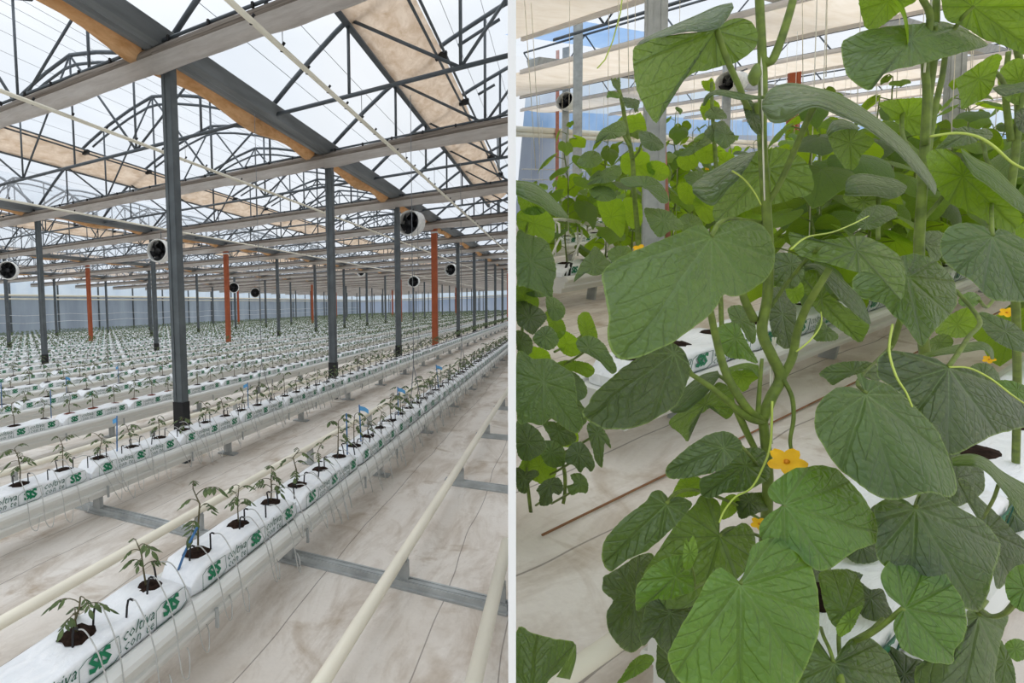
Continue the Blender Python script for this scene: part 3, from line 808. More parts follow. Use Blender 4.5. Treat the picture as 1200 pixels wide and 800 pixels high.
# back wall (blue) with pale pipes
b = MB()
for h0, h1, mi in ((-.3, 3.0, 0), (3.0, 3.62, 1), (3.62, 5.2, 2)):
    R = []
    for i in range(400): R.append([Vector((LW + .015 * math.sin(i * 2.3), i * .2, h0)), Vector((LW + .015 * math.sin(i * 2.3), i * .2, h1))])
    R = [r_ for r_ in R if (lambda p: p.x - Xp(p.y) > .03)(L2W(r_[0].x, r_[0].y, 0))]
    b.grid(R, mi)
o = b.build('wall_right', ['blue sheet', 'blue film', 'wall film pale']); place(o, 0, 0, 0); tag(o, 'blue tinted side wall behind the cucumber rows', 'wall', kind='structure')
for i, (ya, yb, r_, nm) in enumerate(((151.5, 168, .10, 'upper'), (157.5, 173, .075, 'lower'))):
    a, c = hitlat(610, ya, LW + .35), hitlat(900, yb, LW + .35); k = (c[1] - a[1]) / (c[0] - a[0])
    b = MB(); b.tube([(0, rr, a[1] + (rr - a[0]) * k) for rr in (a[0] - .35, a[0] + 8, 40)], r_, 8)
    o = b.build('wall_pipe', 'cream pipe paint'); place(o, LW + .35, 0, 0); tag(o, '%s pale pipe along the blue wall behind the cucumbers' % nm, 'pipe')
for i in range(9):
    b = MB(); rr = 15.6 + 1.75 * i; b.bar((0, 0, 0), (0, 0, 3.5), .09, .09)
    o = b.build('wall_post', 'grey steel', None, L2W(LW + .15, rr, 0)); tag(o, 'slim wall post, %s along the blue wall from the partition' % nth(i + 1), 'post', 'blue wall posts')
b = MB(); b.bar((0, 0, -1.6), (0, 0, 3.3), .22, .1)
tag(b.build('wall_post', 'rust red paint', None, at(653, 170, 17.5) - Vector((0, 0, .2))), 'faded pinkish post in front of the blue wall at the left', 'post')
for z, nm in ((198, 'upper'), (210, 'lower')):
    a, c = hitlat(612, z, LW + .3), hitlat(760, z + 3, LW + .3)
    b = MB(); b.tube([a[2], c[2]], .02, 4); tag(b.build('rope', 'strap white'), '%s white rope along the blue wall behind the cucumbers' % nm, 'rope')
# steel posts
def rpost(px, py0, py1, z, w, lab, mat='galvanised steel', nm='steel_post'):
    p0, p1 = at(px, py0, z), at(px, py1, z); t_ = thing(nm, lab, 'post', (p1.x, p1.y, p1.z)); H_ = (p0 - p1).length
    b = MB(); b.box((0, 0, H_ / 2), (w, w * .7, H_)); b.build('shaft', mat, t_)
    b = MB()
    for s_ in (-1, 1): b.box((s_ * w * .3, -w * .36, H_ / 2), (w * .22, .012, H_))
    b.build('rib', mat, t_)
rpost(764, -25, 330, 4.3, .142, 'thick galvanised post behind the top left cucumber leaf')
rpost(676, 26, 245, 9.5, .145, 'slim galvanised post left of the thick post', 'galvanised steel')
rpost(662, 62, 245, 14, .15, 'far slim post with a fan beside it', 'galvanised steel')
rpost(1109, 40, 300, 4.6, .10, 'galvanised post behind the second tall cucumber plant')
rpost(848, 70, 260, 11, .13, 'slim post behind the big dark cucumber leaf, beside the right fan')
rpost(925, 88, 280, 13, .21, 'orange painted post behind the main cucumber stem', 'orange paint', 'brace_post')
b = MB(); b.tube([at(776, 135, 4.5), at(784, 300, 4.5)], .018, 6)
tag(b.build('riser_pipe', 'rust red paint'), 'thin reddish riser pipe beside the thick galvanised post', 'pipe')
# cream screens drawn across under the roof
def scr(r0, r1, l0, l1, lab):
    t_ = thing('shade_screen', lab, 'screen', (0, 0, 0), 'cream shade screens'); h = 3.6; place(t_, 0, 0, 0)
    nl = 18; nr = 8; b = MB(); R = []
    for i in range(nl + 1):
        l_ = l0 + (l1 - l0) * i / nl; R.append([])
        for j in range(nr + 1):
            r_ = r0 + (r1 - r0) * j / nr; R[-1].append(Vector((l_, r_, h - .05 * math.sin(PI * j / nr) + .03 * noise.noise((l_, r_, 1)))))
    F_ = MB(); ff = []
    for i in range(nl):
        for j in range(nr):
            q = [R[i][j], R[i + 1][j], R[i + 1][j + 1], R[i][j + 1]]
            if all((lambda p: p.x - Xp(p.y) > .03)(L2W(*v)) for v in q): F_.add(q, [(0, 1, 2, 3)])
            else:
                w_ = clipside([L2W(*v) for v in q])
                if len(w_) > 2: F_.add(locpoly(w_), [tuple(range(len(w_)))])
    F_.build('cloth', 'cream screen', t_)
    lim0 = l0
    for r_ in (r0, r1):
        ls = [l_ for l_ in np.linspace(l0, l1, 60) if (lambda p: p.x - Xp(p.y) > .05)(L2W(l_, r_, h))]
        if len(ls) < 2: continue
        b = MB(); b.bar((ls[0], r_, h - .02), (ls[-1], r_, h - .02), .07, .09); b.build('edge_fold', 'screen skirt', t_)
        b = MB(); b.tube([(ls[0], r_ + .06, h + .04), (ls[-1], r_ + .06, h + .04)], .010, 5); b.build('rod', 'truss steel', t_)
for i, (r0, r1) in enumerate(((3.6, 8.6), (11.0, 13.85), (16.3, 18.7), (21.2, 24), (26.4, 29.4), (31.4, 34.5), (36.5, 40))): scr(r0, r1, LW + .1, 5.5, 'cream shade screen stretched under the roof, %s back over the cucumbers' % nth(i + 1))
# roof bars between the screens
for i, r_ in enumerate((9.8, 14.9, 19.9, 25.2, 30.4)):
    t_ = thing('roof_truss', 'light steel roof truss seen between the cream screens, %s back' % nth(i + 1), 'truss', (0, 0, 0), 'trusses over the cucumbers'); place(t_, 0, 0, 0)
    ls = [l_ for l_ in np.arange(LW + .2, 5.5, .9) if (lambda p: p.x - Xp(p.y) > .1)(L2W(l_, r_, 4))]
    b = MB(); b.tube([(ls[0], r_, 3.72), (ls[-1], r_, 3.72)], .03, 5); b.build('tie_bar', 'truss steel', t_)
    b = MB(); b.tube([(ls[0], r_, 4.95), (ls[-1], r_, 4.95)], .03, 5); b.build('rafter', 'truss steel', t_)
    for k in range(len(ls) - 1):
        b = MB(); z0, z1 = (3.72, 4.95) if k % 2 else (4.95, 3.72); b.tube([(ls[k], r_, z0), (ls[k + 1], r_, z1)], .017, 5); b.build('web', 'truss steel', t_)
for i, l_ in enumerate((-9.3, -4.7, -.1)):
    b = MB(); rs_ = [r_ for r_ in np.arange(1, 42, .5) if (lambda p: p.x - Xp(p.y) > .3)(L2W(l_, r_, 4))]
    b.extrude([(-.17, .2), (-.1, 0), (.1, 0), (.17, .2)], (0, rs_[0], 3.95), (0, rs_[-1], 3.95), (1, 0, 0), (0, 0, 1))
    o = b.build('roof_gutter', 'galvanised steel'); place(o, l_, 0, 0); tag(o, 'pale steel roof gutter over the cucumbers, %s from the blue wall' % nth(i + 1), 'gutter')
for i, (px0, py0, px1, py1, z) in enumerate(((612, 0, 628, 200, 5.5), (724, 0, 726, 100, 5.5), (735, 0, 737, 110, 6), (940, 0, 941, 105, 5), (970, 0, 968, 90, 5.5), (620, 0, 632, 170, 7))):
    b = MB(); b.tube([at(px0, py0 - 40, z), at(px1, py1, z)], .0035 * z / 5, 4); tag(b.build('support_string', 'twine'), 'thin support string hanging over the cucumbers, %s from the partition side' % nth(i + 1), 'string', 'support strings')
b = MB(); b.tube([at(731, -20, 3), at(727, 15, 3), at(718, 48, 3), at(709, 70, 3), at(700, 80, 3)], .004, 5); tag(b.build('support_string', 'tendril'), 'loose yellowish string curling down at the top left of the cucumber house', 'string')
for px, py, z, rz, lab in ((665, 119, 13.6, -.5, 'fan beside the far slim posts over the cucumbers'), (857, 97, 10.5, -.8, 'fan behind the top left cucumber leaf petiole')):
    fan(tuple(at(px, py, z)), rz, lab, .21)
# floor pipe and low rails
def ppipe(px, h, r_, lab):
    a, c = hit(*px[0], h), hit(*px[1], h); l_ = (a[0] + c[0]) / 2
    t_ = thing('heating_pipe', lab, 'pipe', (0, 0, 0)); place(t_, l_, 0, 0)
    rs_ = [q for q in np.arange(-1, 40, .1) if (lambda p: p.x - Xp(p.y) > .03)(L2W(l_, q, 0))]
    b = MB(); b.tube([(0, rs_[0], h), (0, rs_[-1], h)], r_, 12); b.build('tube', 'cream pipe paint' if h > .05 else 'brown cord', t_)
    for k in range(5 if h > .05 else 0):
        b = MB(); b.box((0, rs_[0] + .8 + 1.7 * k, h / 2), (.05, .03, h)); b.build('bracket', 'galvanised steel', t_)
ppipe(((655, 797), (724, 750)), .13, .02, 'cream heating pipe on the floor at the lower left of the cucumber house')
ppipe(((605, 644), (776, 556)), .012, .004, 'thin brown cord along the floor crease in the cucumber house')
# growing gutters with bags
def rgutter(px, lab, r0, r1, sc_=1.0, nbag=6, b0=0):
    l_ = px; t_ = thing('growing_gutter', lab, 'gutter', (0, 0, 0)); place(t_, l_, 0, 0)
    rs_ = [q for q in np.arange(r0, r1, .1) if (lambda p: p.x - Xp(p.y) > .3)(L2W(l_, q, 0))]
    b = MB(); b.extrude([(x, z + .16) for x, z in prof], (0, rs_[0], 0), (0, rs_[-1], 0), (1, 0, 0), (0, 0, 1)); b.build('trough', 'white gutter paint', t_)
    for k in range(8):
        b = MB(); b.box((0, rs_[0] + .7 + 1.78 * k, .08), (.075, .035, .17)); b.build('leg', 'galvanised steel', t_)
    for k in range(nbag):
        q = rs_[0] + .55 + b0 + 1.02 * k
        if q > rs_[-1] - .5: break
        t2 = thing('grow_bag', 'white printed grow bag, %s from the partition end of the %s' % (nth(k + 1), lab.split(': the ')[-1]), 'grow bag', (0, 0, 0), 'cucumber grow bags'); place(t2, l_, q, .302)
        link('bag_film', BAGM[k % 3], t2); tag(link('print', PRN, t2), 'green logo and script printing')
        for s_ in SOIL['soil']: link('soil_patch', s_, t2)
l2 = (hit(632, 350, .16)[0] + hit(711, 335, .16)[0]) / 2 - .15
l1 = (hit(755, 785, .41)[0] + hit(950, 665, .41)[0] + hit(1170, 560, .41)[0]) / 3
rgutter(l1, 'white gutter under the nearest cucumbers: the front cucumber row', .75, 16, 1, 8, -.03)
rgutter(l2, 'white gutter with bags at middle left: the middle cucumber row', 0, 26, 1, 16)
rgutter(-1.17, 'white gutter behind the tall front cucumbers: the second cucumber row', 1.3, 24, 1, 14, .0)
rgutter(l2 - 1.7, 'white gutter beyond the middle cucumbers: the third cucumber row', 0, 28, 1, 14)
rgutter(l2 - 3.4, 'white gutter near the blue wall: the fourth cucumber row', 0, 30, 1, 8)
# drip line and stakes on the middle row
b = MB(); pts = [at(604, 268, 4.7), at(625, 258, 4.8), at(660, 257, 5), at(690, 262, 5.2), at(730, 266, 5.4), at(765, 267, 5.7)]
b.tube(pts, .018, 6); tag(b.build('drip_line', 'white tube'), 'white drip line strung along the middle cucumber row', 'hose')
for i, (px, z) in enumerate(((632, 4.9), (650, 4.95), (676, 5.05), (712, 5.3), (742, 5.5), (755, 5.6))):
    b = MB(); b.tube([at(px, 258 + (px - 630) * .06, z), at(px + 5, 262, z - .05), at(px + 6, 278, z - .08), at(px - 2, 296, z - .1), at(px - 6, 306, z - .05)], .010, 5); b.tube([at(px + 1, 258, z), at(px + 1, 300, z)], .008, 4)
    tag(b.build('drip_tube', 'white tube'), 'white looping drip tube on the middle cucumber row, %s from the left' % nth(i + 1), 'tube', 'white drip tubes')
for i, px in enumerate((662, 667)):
    b = MB(); b.tube([at(px, 323, 4.85), at(px + 1, 314, 4.85), at(px + 3, 308, 4.83)], .012, 5); tag(b.build('drip_peg', 'black rubber'), 'black drip peg in the middle row bag, %s one' % ('left', 'right')[i], 'drip peg')

# ------------------------------------------------------------------ cucumber leaves
ZS = 1.35
def T(r, g, b, a): return S(r, g, b)[:3] + (a,)
TINT = dict(d=T(42, 66, 30, .21), m=T(58, 85, 40, .26), b=T(66, 111, 27, .31), g=T(80, 92, 64, .2), k=T(30, 47, 22, .16), u=T(68, 96, 38, .44), y=T(122, 158, 60, .5), v=T(108, 150, 48, .64))  # d and k mix leaf green with shade from above; v holds backlight
def cat(P, n, closed=True):
    P = [np.array(p, float) for p in P]; k = len(P); out = []
    seg = k if closed else k - 1
    for i in range(seg):
        g = (lambda j: P[j % k]) if closed else (lambda j: P[max(0, min(k - 1, j))])
        p0, p1, p2, p3 = g(i - 1), g(i), g(i + 1), g(i + 2)
        for t in np.linspace(0, 1, 8, endpoint=False):
            out.append(.5 * ((2 * p1) + (p2 - p0) * t + (2 * p0 - 5 * p1 + 4 * p2 - p3) * t * t + (3 * p1 - p0 - 3 * p2 + p3) * t ** 3) * 1.0)
    if not closed: out.append(P[-1])
    out = np.array(out); Q = np.vstack([out, out[:1]]) if closed else out
    s_ = np.concatenate([[0], np.cumsum(np.linalg.norm(np.diff(Q, axis=0), axis=1))])
    q = np.linspace(0, s_[-1], n, endpoint=not closed)
    return np.stack([np.interp(q, s_, Q[:, 0]), np.interp(q, s_, Q[:, 1])], 1)
def pts(s): return [tuple(float(v) for v in p.split(',')) for p in s.split()]
class LeafMesh:
    def __init__(s): s.v = []; s.f = []; s.uv = []; s.ue = []
    def sheet(s, V, U, E, flip):
        m_, k = len(V[0]), len(V); o = len(s.v)
        for r_ in V: s.v += [tuple(p) for p in r_]
        for i in range(k - 1):
            for j in range(m_ - 1):
                c = [(i, j), (i, j + 1), (i + 1, j + 1), (i + 1, j)]
                if flip: c = c[::-1]
                s.f.append([o + a * m_ + b_ for a, b_ in c]); s.uv += [U[a][b_] for a, b_ in c]; s.ue += [E[a][b_] for a, b_ in c]
    def mesh(s, name='leaf', mat='cucumber leaf'):
        me = bpy.data.meshes.new(name); me.from_pydata(s.v, [], s.f); me.materials.append(M[mat])
        for nm, d in (('vein', s.uv), ('edge', s.ue)):
            l_ = me.uv_layers.new(name=nm); l_.data.foreach_set('uv', [c for p in d for c in p])
        me.polygons.foreach_set('use_smooth', [True] * len(s.f)); me.update(); return me
def facing(V, side, c):            # flip so that the chosen side faces the eye
    i, j = len(V) // 2, len(V[0]) // 2
    tot = 0
    for (a, b_) in ((i, j), (len(V) - 2, j), (len(V) - 2, 2), (i, 2), (len(V) - 2, len(V[0]) - 3)):
        p, q, r_ = Vector(V[a][b_]), Vector(V[a][b_ + 1]), Vector(V[a + 1][b_])
        n = (q - p).cross(r_ - p); 
        if n.length > 0: tot += 1 if n.dot(Vector(EYEV) - p) > 0 else -1
    front = tot > 0                # winding (i,j)(i,j+1).. has normal (q-p)x(r-p)
    return (not front) if side == 't' else front
def polar(lm, side, z0, cen, out, slope=None, sx=0.0, dome=None, tip=None, seed=0, rings=12, n=84):
    z0 *= ZS; m_ = z0 / F; c = np.array(cen, float); O = cat(out, n)
    r_ = random.Random(seed * 7 + int(c[0])); O = O + np.array([[r_.uniform(-.5, .5), r_.uniform(-.5, .5)] for _ in range(n)])
    d = O - c; R = np.linalg.norm(d, axis=1); Rm = R.max(); far = int(R.argmax()) if tip is None else int(np.linalg.norm(O - np.array(tip), axis=1).argmin())
    ta = math.atan2(d[far, 1], d[far, 0])
    s0 = (far + n // 2) % n; O = np.roll(O, -s0, axis=0); d = O - c; R = np.linalg.norm(d, axis=1)
    ang = np.unwrap(np.arctan2(d[:, 1], d[:, 0])); ia = (far - s0) % n; ang = ang - ang[ia]
    O = np.vstack([O, O[:1]]); d = O - c; R = np.append(R, R[0]); ang = np.append(ang, ang[0] + math.copysign(2 * PI, ang[-1] - ang[0]))
    sl = (.55 if side == 't' else -.45) if slope is None else slope
    dm = (.30 if side == 't' else -.24) if dome is None else dome
    V, U, E = [], [], []; ph = r_.uniform(0, 6)
    for i in range(rings + 1):
        f = (i / rings) ** .8; Vr, Ur, Er = [], [], []
        for j in range(n + 1):
            p = c + d[j] * f; q = R[j] * f / Rm
            z = z0 + (sx * d[j, 0] * f - sl * d[j, 1] * f) * m_ + dm * q * q * Rm * m_ + .055 * Rm * m_ * q * math.sin(3 * ang[j] + ph) + .032 * Rm * m_ * q * q * math.cos(ang[j] * 2 * PI / .63)
            Vr.append(at(p[0], p[1], z)); Ur.append((ang[j] / .63, q)); Er.append((f, Rm * m_))
        V.append(Vr); U.append(Ur); E.append(Er)
    lm.sheet(V, U, E, facing(V, side, c))
    return at(c[0], c[1], z0)
def strip(lm, side, z0, A, B, z1=None, bow=.25, n=44, k=10, seed=0):
    z0 *= ZS; z1 = z0 if z1 is None else z1 * ZS; a, b_ = cat(A, n, False), cat(B, n, False)
    wmax = np.linalg.norm(a - b_, axis=1).max(); V, U, E = [], [], []
    for i in range(n):
        t = i / (n - 1); Vr, Ur, Er = [], [], []
        for j in range(k + 1):
            q = j / k; p = a[i] * (1 - q) + b_[i] * q; m_ = z0 / F
            z = z0 + (z1 - z0) * t + wmax * m_ * ((-1.1 if side == 't' else .9) * (q - .5) - bow * math.sin(PI * q)) * min(1, 4 * min(t + .05, 1.05 - t))
            Vr.append(at(p[0], p[1], z)); Ur.append(((q - .5) * 2.4, .15 + .75 * t)); Er.append((max(q if q > .5 else 1 - q, 0) * .99, .1))
        V.append(Vr); U.append(Ur); E.append(Er)
    lm.sheet(V, U, E, facing(V, side, None))
def pl(px): return [at(x, y, z * ZS) for x, y, z in px]
def smooth(P, m_=5):
    out = []
    for i in range(len(P) - 1):
        p0, p1, p2, p3 = (P[max(0, min(len(P) - 1, i + k))] for k in (-1, 0, 1, 2))
        for t in np.linspace(0, 1, m_, endpoint=False): out.append(.5 * ((2 * p1) + (p2 - p0) * t + (2 * p0 - 5 * p1 + 4 * p2 - p3) * t * t + (3 * p1 - p0 - 3 * p2 + p3) * t ** 3))
    out.append(P[-1]); return out
PLANT = {}
def plant(key, base_px, label):
    p = at(base_px[0], base_px[1], base_px[2] * ZS); PLANT[key] = thing('cucumber_plant', label, 'plant', tuple(p), 'near cucumber plants'); return PLANT[key]
def rel(o, key):                    # parent a world-space mesh to its plant
    o.parent = PLANT[key]; o.matrix_parent_inverse = Matrix.Translation(-PLANT[key].location); return o
LID = [0]
def leaf(key, tint, *patches, pet=None):
    lm = LeafMesh(); LID[0] += 1; j = None
    for p in patches:
        if p[0] == 'P': q = polar(lm, *p[1:3], p[3], pts(p[4]), **(dict(p[5], seed=LID[0]) if len(p) > 5 else dict(seed=LID[0]))); j = j or (q, p)
        else: strip(lm, p[1], p[2], pts(p[3]), pts(p[4]), **(p[5] if len(p) > 5 else {}))
    o = link('leaf', lm.mesh()); o.color = TINT[tint]; rel(o, key)
    if pet:
        P = pl(pet[:-1] if not isinstance(pet[-1], tuple) else pet); w = pet[-1] if not isinstance(pet[-1], tuple) else 3.4
        Q = smooth(P); b = MB(); z = pet[0][2] * ZS; b.tube(Q, w * .62 * z / F, 7); s_ = b.build('petiole', 'cucumber stem')
        s_.parent = o
    return o
def stem(key, px, w=5, name='stem', mat='cucumber stem', taper=None):
    Q = smooth(pl(px)); b = MB(); n = len(Q); zz = px[0][2] * ZS; w = w * .78 if w > 2 else w
    b.tube(Q, [(w * (1 - .35 * i / n) if taper is None else w + (taper - w) * i / n) * zz / F for i in range(n)], 8 if w > 2 else 5); return rel(b.build(name, mat), key)
def flower(key, px, py, z, rpx, ax=None):
    r = rpx * z * ZS / F; c = at(px, py, z * ZS); n = (Vector(EYEV) - c).normalized(); n = (n + Vector((0, 0, .3))).normalized(); x = n.cross(Vector((0, 0, 1))).normalized(); y = n.cross(x)
    b = MB()
    for k in range(5):
        a0 = 2 * PI * k / 5 + .5; R = []
        for i in range(6):
            q = .06 + .94 * i / 5; w = .38 * math.sin(PI * min(1, q * .86 + .06)) ** .7 + .03
            R.append([c + (x * math.cos(a0) + y * math.sin(a0)) * (q * r) + (-x * math.sin(a0) + y * math.cos(a0)) * (w * r * s_ * .95) + n * (r * (.25 * q - .18 * q * q + .1 * abs(s_) * q)) for s_ in (-1, -.5, 0, .5, 1)])
        b.grid(R)
    o = rel(b.build('flower', 'yellow petal'), key)
    b = MB(); b.tube([c - n * r * .5, c + n * r * .12], [r * .1, r * .16], 8); d = b.build('flower_centre', 'petal centre'); d.parent = o
# ------------------------------------------------------------------ the near cucumber plants
plant('p1', (893, 692, .70), 'tall cucumber plant in front with the yellow flower, stem left of centre')
plant('p2', (1083, 612, .86), 'tall cucumber plant behind and right of the front one, thick stem')
plant('p3', (1190, 556, .98), 'cucumber plant at the right edge with the large quilted leaf')
plant('p4', (622, 600, 1.3), 'leafy cucumber shoot hanging at the left beside the white partition')
plant('p5', (985, 800, .52), 'low cucumber plant at the bottom with round bright leaves')
plant('p6', (640, 850, .62), 'cucumber leaf cluster at the bottom left corner beside the partition')
# stems
stem('p1', [(893, 692, .70), (896, 640, .68), (900, 560, .66), (895, 500, .655), (893, 490, .655)], 7)
stem('p1', [(893, 492, .655), (904, 465, .655), (915, 442, .655), (905, 418, .655), (893, 388, .655), (899, 350, .65), (901, 300, .645), (898, 240, .64), (893, 160, .63), (894, 90, .625), (890, 0, .62), (889, -40, .62)], 7)
stem('p1', [(893, 70, .625), (903, 73, .62), (914, 50, .615), (928, 5, .61), (935, -30, .61)], 6, 'side_shoot')
stem('p1', [(893, 492, .655), (875, 478, .65), (852, 440, .66), (840, 400, .67), (832, 362, .66)], 6, 'side_shoot')
stem('p1', [(893, 494, .655), (878, 490, .65), (860, 476, .655), (835, 455, .66), (808, 437, .665)], 5.5, 'side_shoot')
stem('p1', [(862, 476, .66), (872, 500, .66), (886, 528, .66), (897, 545, .66)], 5, 'side_shoot')
stem('p1', [(916, 442, .655), (928, 420, .65), (934, 390, .64), (944, 362, .62), (958, 338, .60), (972, 314, .59)], 5.5, 'side_shoot')
stem('p1', [(884, 375, .66), (872, 350, .65), (870, 335, .645)], 5.5, 'side_shoot')
stem('p1', [(888, 488, .65), (890, 455, .65), (893, 420, .65)], 3, 'side_shoot')
stem('p1', [(918, 444, .65), (928, 465, .645), (930, 490, .64), (926, 515, .635), (928, 530, .63)], 2.8, 'side_shoot')
stem('p1', [(886, 120, .62), (888, 145, .625), (893, 170, .63)], 3, 'side_shoot')
def fruit(key, px, w):
    Q = smooth(pl(px)); b = MB(); n = len(Q); z = px[0][2] * ZS; b.tube(Q, [w * z / F * (.25 + .75 * math.sin(PI * (i + .6) / (n + .2))) for i in range(n)], 10); rel(b.build('young_fruit', 'cucumber stem'), key)
fruit('p1', [(887, 75, .62), (885, 85, .62), (884, 92, .62), (885, 100, .62)], 6)
for x0, x1, z in ((906, 905, .66), (909, 903, .66)): stem('p1', [(x0, 395, z), (x1, 440, z), (x1, 520, z)], 1.0, 'twine', 'twine')
stem('p1', [(889, -30, .62), (892, 60, .622), (894, 160, .625), (896, 235, .635)], 1.1, 'twine', 'twine')
stem('p2', [(1083, 612, .86), (1088, 540, .8), (1086, 440, .75), (1080, 380, .72), (1077, 300, .715), (1079, 250, .71), (1083, 190, .705), (1087, 120, .70), (1094, 60, .69), (1096, 0, .68), (1094, -40, .68)], 5.4)
stem('p2', [(1084, 170, .70), (1086, 110, .69), (1084, 70, .68), (1090, 20, .67), (1080, -5, .66), (1078, -40, .66)], 4.5, 'side_shoot')
stem('p2', [(1087, 180, .71), (1095, 130, .715), (1104, 90, .71), (1108, 60, .70)], 4, 'side_shoot')
stem('p2', [(1062, 352, .72), (1052, 385, .73), (1045, 405, .74), (1030, 425, .75)], 4, 'side_shoot')
stem('p2', [(1083, 85, .68), (1091, 10, .67), (1092, -30, .67)], 1, 'twine', 'twine')
stem('p2', [(1090, 160, .69), (1120, 156, .68), (1145, 160, .67), (1165, 172, .66), (1185, 190, .655), (1205, 200, .65)], 1.7, 'tendril', 'tendril')
stem('p3', [(1190, 556, .98), (1192, 450, .88), (1190, 350, .80), (1183, 250, .78), (1190, 180, .77), (1195, 120, .76), (1196, 80, .76), (1190, 40, .75), (1192, -40, .75)], 3.8)
stem('p3', [(1185, 165, .77), (1180, 130, .765), (1178, 100, .76), (1182, 60, .75)], 4, 'side_shoot')
# ---- front plant, top to bottom
leaf('p1', 'd', ('P', 'u', .60, (838, 36), '742,59 745,100 757,128 770,145 775,127 790,105 812,86 830,82 847,77 865,72 885,56 888,40 880,25 865,21 850,26 840,34 815,38 775,43 752,52', dict(tip=(770, 145), sx=.15)),
     ('S', 't', .595, '742,60 752,47 785,31 815,18 840,7 858,3', '745,57 765,47 800,38 825,37 845,31 860,9'), pet=[(840, 35, .60), (850, 65, .602), (860, 88, .605), (868, 106, .61), (872, 118, .62), (884, 140, .63), (893, 160, .63), 4.6])
leaf('p1', 'g', ('S', 't', .57, '893,119 903,104 925,97 950,101 985,111 1020,132 1055,160 1080,188 1097,215 1096,228', '893,128 903,143 920,143 940,131 958,126 985,137 1015,151 1050,178 1078,208 1096,229', dict(z1=.53, bow=.35)),
     pet=[(954, 124, .585), (940, 155, .60), (925, 190, .62), (912, 218, .63), (898, 240, .64), 5])
leaf('p1', 'd', ('S', 't', .60, '823,124 827,112 840,105 860,107 880,111 896,113', '826,124 834,113 845,112 865,117 880,117 896,116'), pet=[(893, 114, .60), (905, 113, .60), (912, 112, .6)])
leaf('p1', 'k', ('P', 't', .62, (881, 135), '871,117 880,117 888,130 892,145 891,158 885,156 876,143 872,130'))  # shaded leaf underside, its shade painted in by the darkest tint
leaf('p1', 'd', ('P', 'u', .68, (900, 198), '885,178 870,205 855,218 838,240 835,252 843,263 855,258 870,249 890,241 905,240 918,237 932,232 945,230 953,222 952,205 945,190 930,178 915,173 900,175', dict(tip=(840, 258))),
     ('S', 't', .665, '811,216 820,207 835,199 850,190 865,182 886,177', '812,226 826,238 838,240 852,223 868,207 884,182'), pet=[(900, 198, .675), (899, 215, .66), (898, 240, .645), 4])
leaf('p1', 'm', ('P', 't', .60, (834, 278), '833,276 838,268 850,261 868,258 890,262 905,280 908,305 900,325 880,340 862,348 850,345 846,347 838,362 820,378 790,400 765,412 735,422 720,416 712,395 713,370 708,340 706,319 730,300 770,283 800,271 820,263 829,268', dict(tip=(725, 420), sx=.25, dome=.3)),
     pet=[(834, 277, .60), (842, 262, .61), (855, 256, .63), (875, 258, .645), (898, 262, .65), 4])
leaf('p1', 'k', ('P', 't', .66, (790, 414), '682,486 690,472 697,460 730,431 770,404 785,401 800,409 807,424 808,440 797,468 788,478 775,486 760,495 740,502 720,503 704,501', dict(tip=(686, 488), sx=.3)), pet=[(800, 418, .665), (806, 430, .67), (812, 440, .665)])
leaf('p1', 'm', ('P', 't', .585, (1004, 293), '925,272 950,281 975,280 1005,276 1025,281 1045,292 1057,305 1061,325 1057,351 1042,336 1022,320 1000,318 975,310 950,304 932,295', dict(tip=(1057, 350), sx=-.1, dome=.3)), pet=[(960, 290, .59), (940, 310, .62), (920, 335, .645), (903, 360, .65), 3.4])
leaf('p1', 'd', ('P', 'u', .64, (962, 350), '944,316 955,312 962,325 968,340 985,355 1005,368 1018,378 1016,390 1008,401 995,394 980,383 964,370 952,357 942,338', dict(tip=(1008, 400))),
     ('S', 't', .615, '941,309 958,309 978,319 996,335 1012,353 1021,379', '943,318 956,316 967,330 982,349 1000,366 1018,380'))
leaf('p1', 'd', ('P', 't', .68, (927, 310), '906,300 925,296 940,306 941,325 930,338 915,336 906,332', {}))
leaf('p1', 'k', ('P', 't', .82, (917, 368), '904,338 918,335 926,348 933,362 932,385 926,408 910,402 902,380 901,355', {}))
leaf('p1', 'u', ('P', 'u', .72, (932, 342), '921,330 930,325 940,332 942,346 931,356 922,346', {}))
leaf('p1', 'm', ('P', 't', .76, (968, 388), '953,396 960,375 970,382 982,392 980,398 965,400', {}))
leaf('p1', 'b', ('P', 't', .8, (862, 396), '841,384 856,378 866,382 876,402 888,425 872,421 858,420 848,414 843,400', {}))
leaf('p1', 'm', ('P', 't', .9, (868, 375), '853,362 865,357 876,363 886,385 884,402 876,398 868,384 858,378', {}))
leaf('p1', 'd', ('P', 'u', .7, (826, 474), '795,483 814,474 830,460 840,448 850,450 859,463 862,478 853,491 844,485 835,477 826,482 814,490 808,500 806,517 797,508 784,496', dict(tip=(806, 517))),
     ('S', 't', .69, '785,481 795,463 807,450 822,439 841,434', '790,484 804,482 816,473 829,461 844,440'), pet=[(842, 440, .69), (850, 445, .68), (858, 455, .67)])
leaf('p1', 'u', ('P', 'u', .73, (868, 441), '853,436 870,433 879,433 889,442 880,449 877,455 870,459 864,452 855,443', {}), ('S', 't', .725, '850,432 864,427 877,425 889,428', '852,437 866,433 880,434 890,444'))
leaf('p1', 'd', ('P', 't', .66, (1000, 436), '960,438 975,427 1000,423 1020,424 1030,432 1030,447 1015,442 1002,439 984,447 975,451 968,444', dict(tip=(962, 438))))
leaf('p1', 'd', ('P', 't', .585, (848, 525), '780,549 792,536 810,521 828,510 847,505 861,510 869,518 870,527 864,534 852,545 837,553 817,558 807,560 795,561 783,560', dict(tip=(781, 552))), pet=[(866, 520, .59), (880, 535, .62), (898, 560, .65), 3])
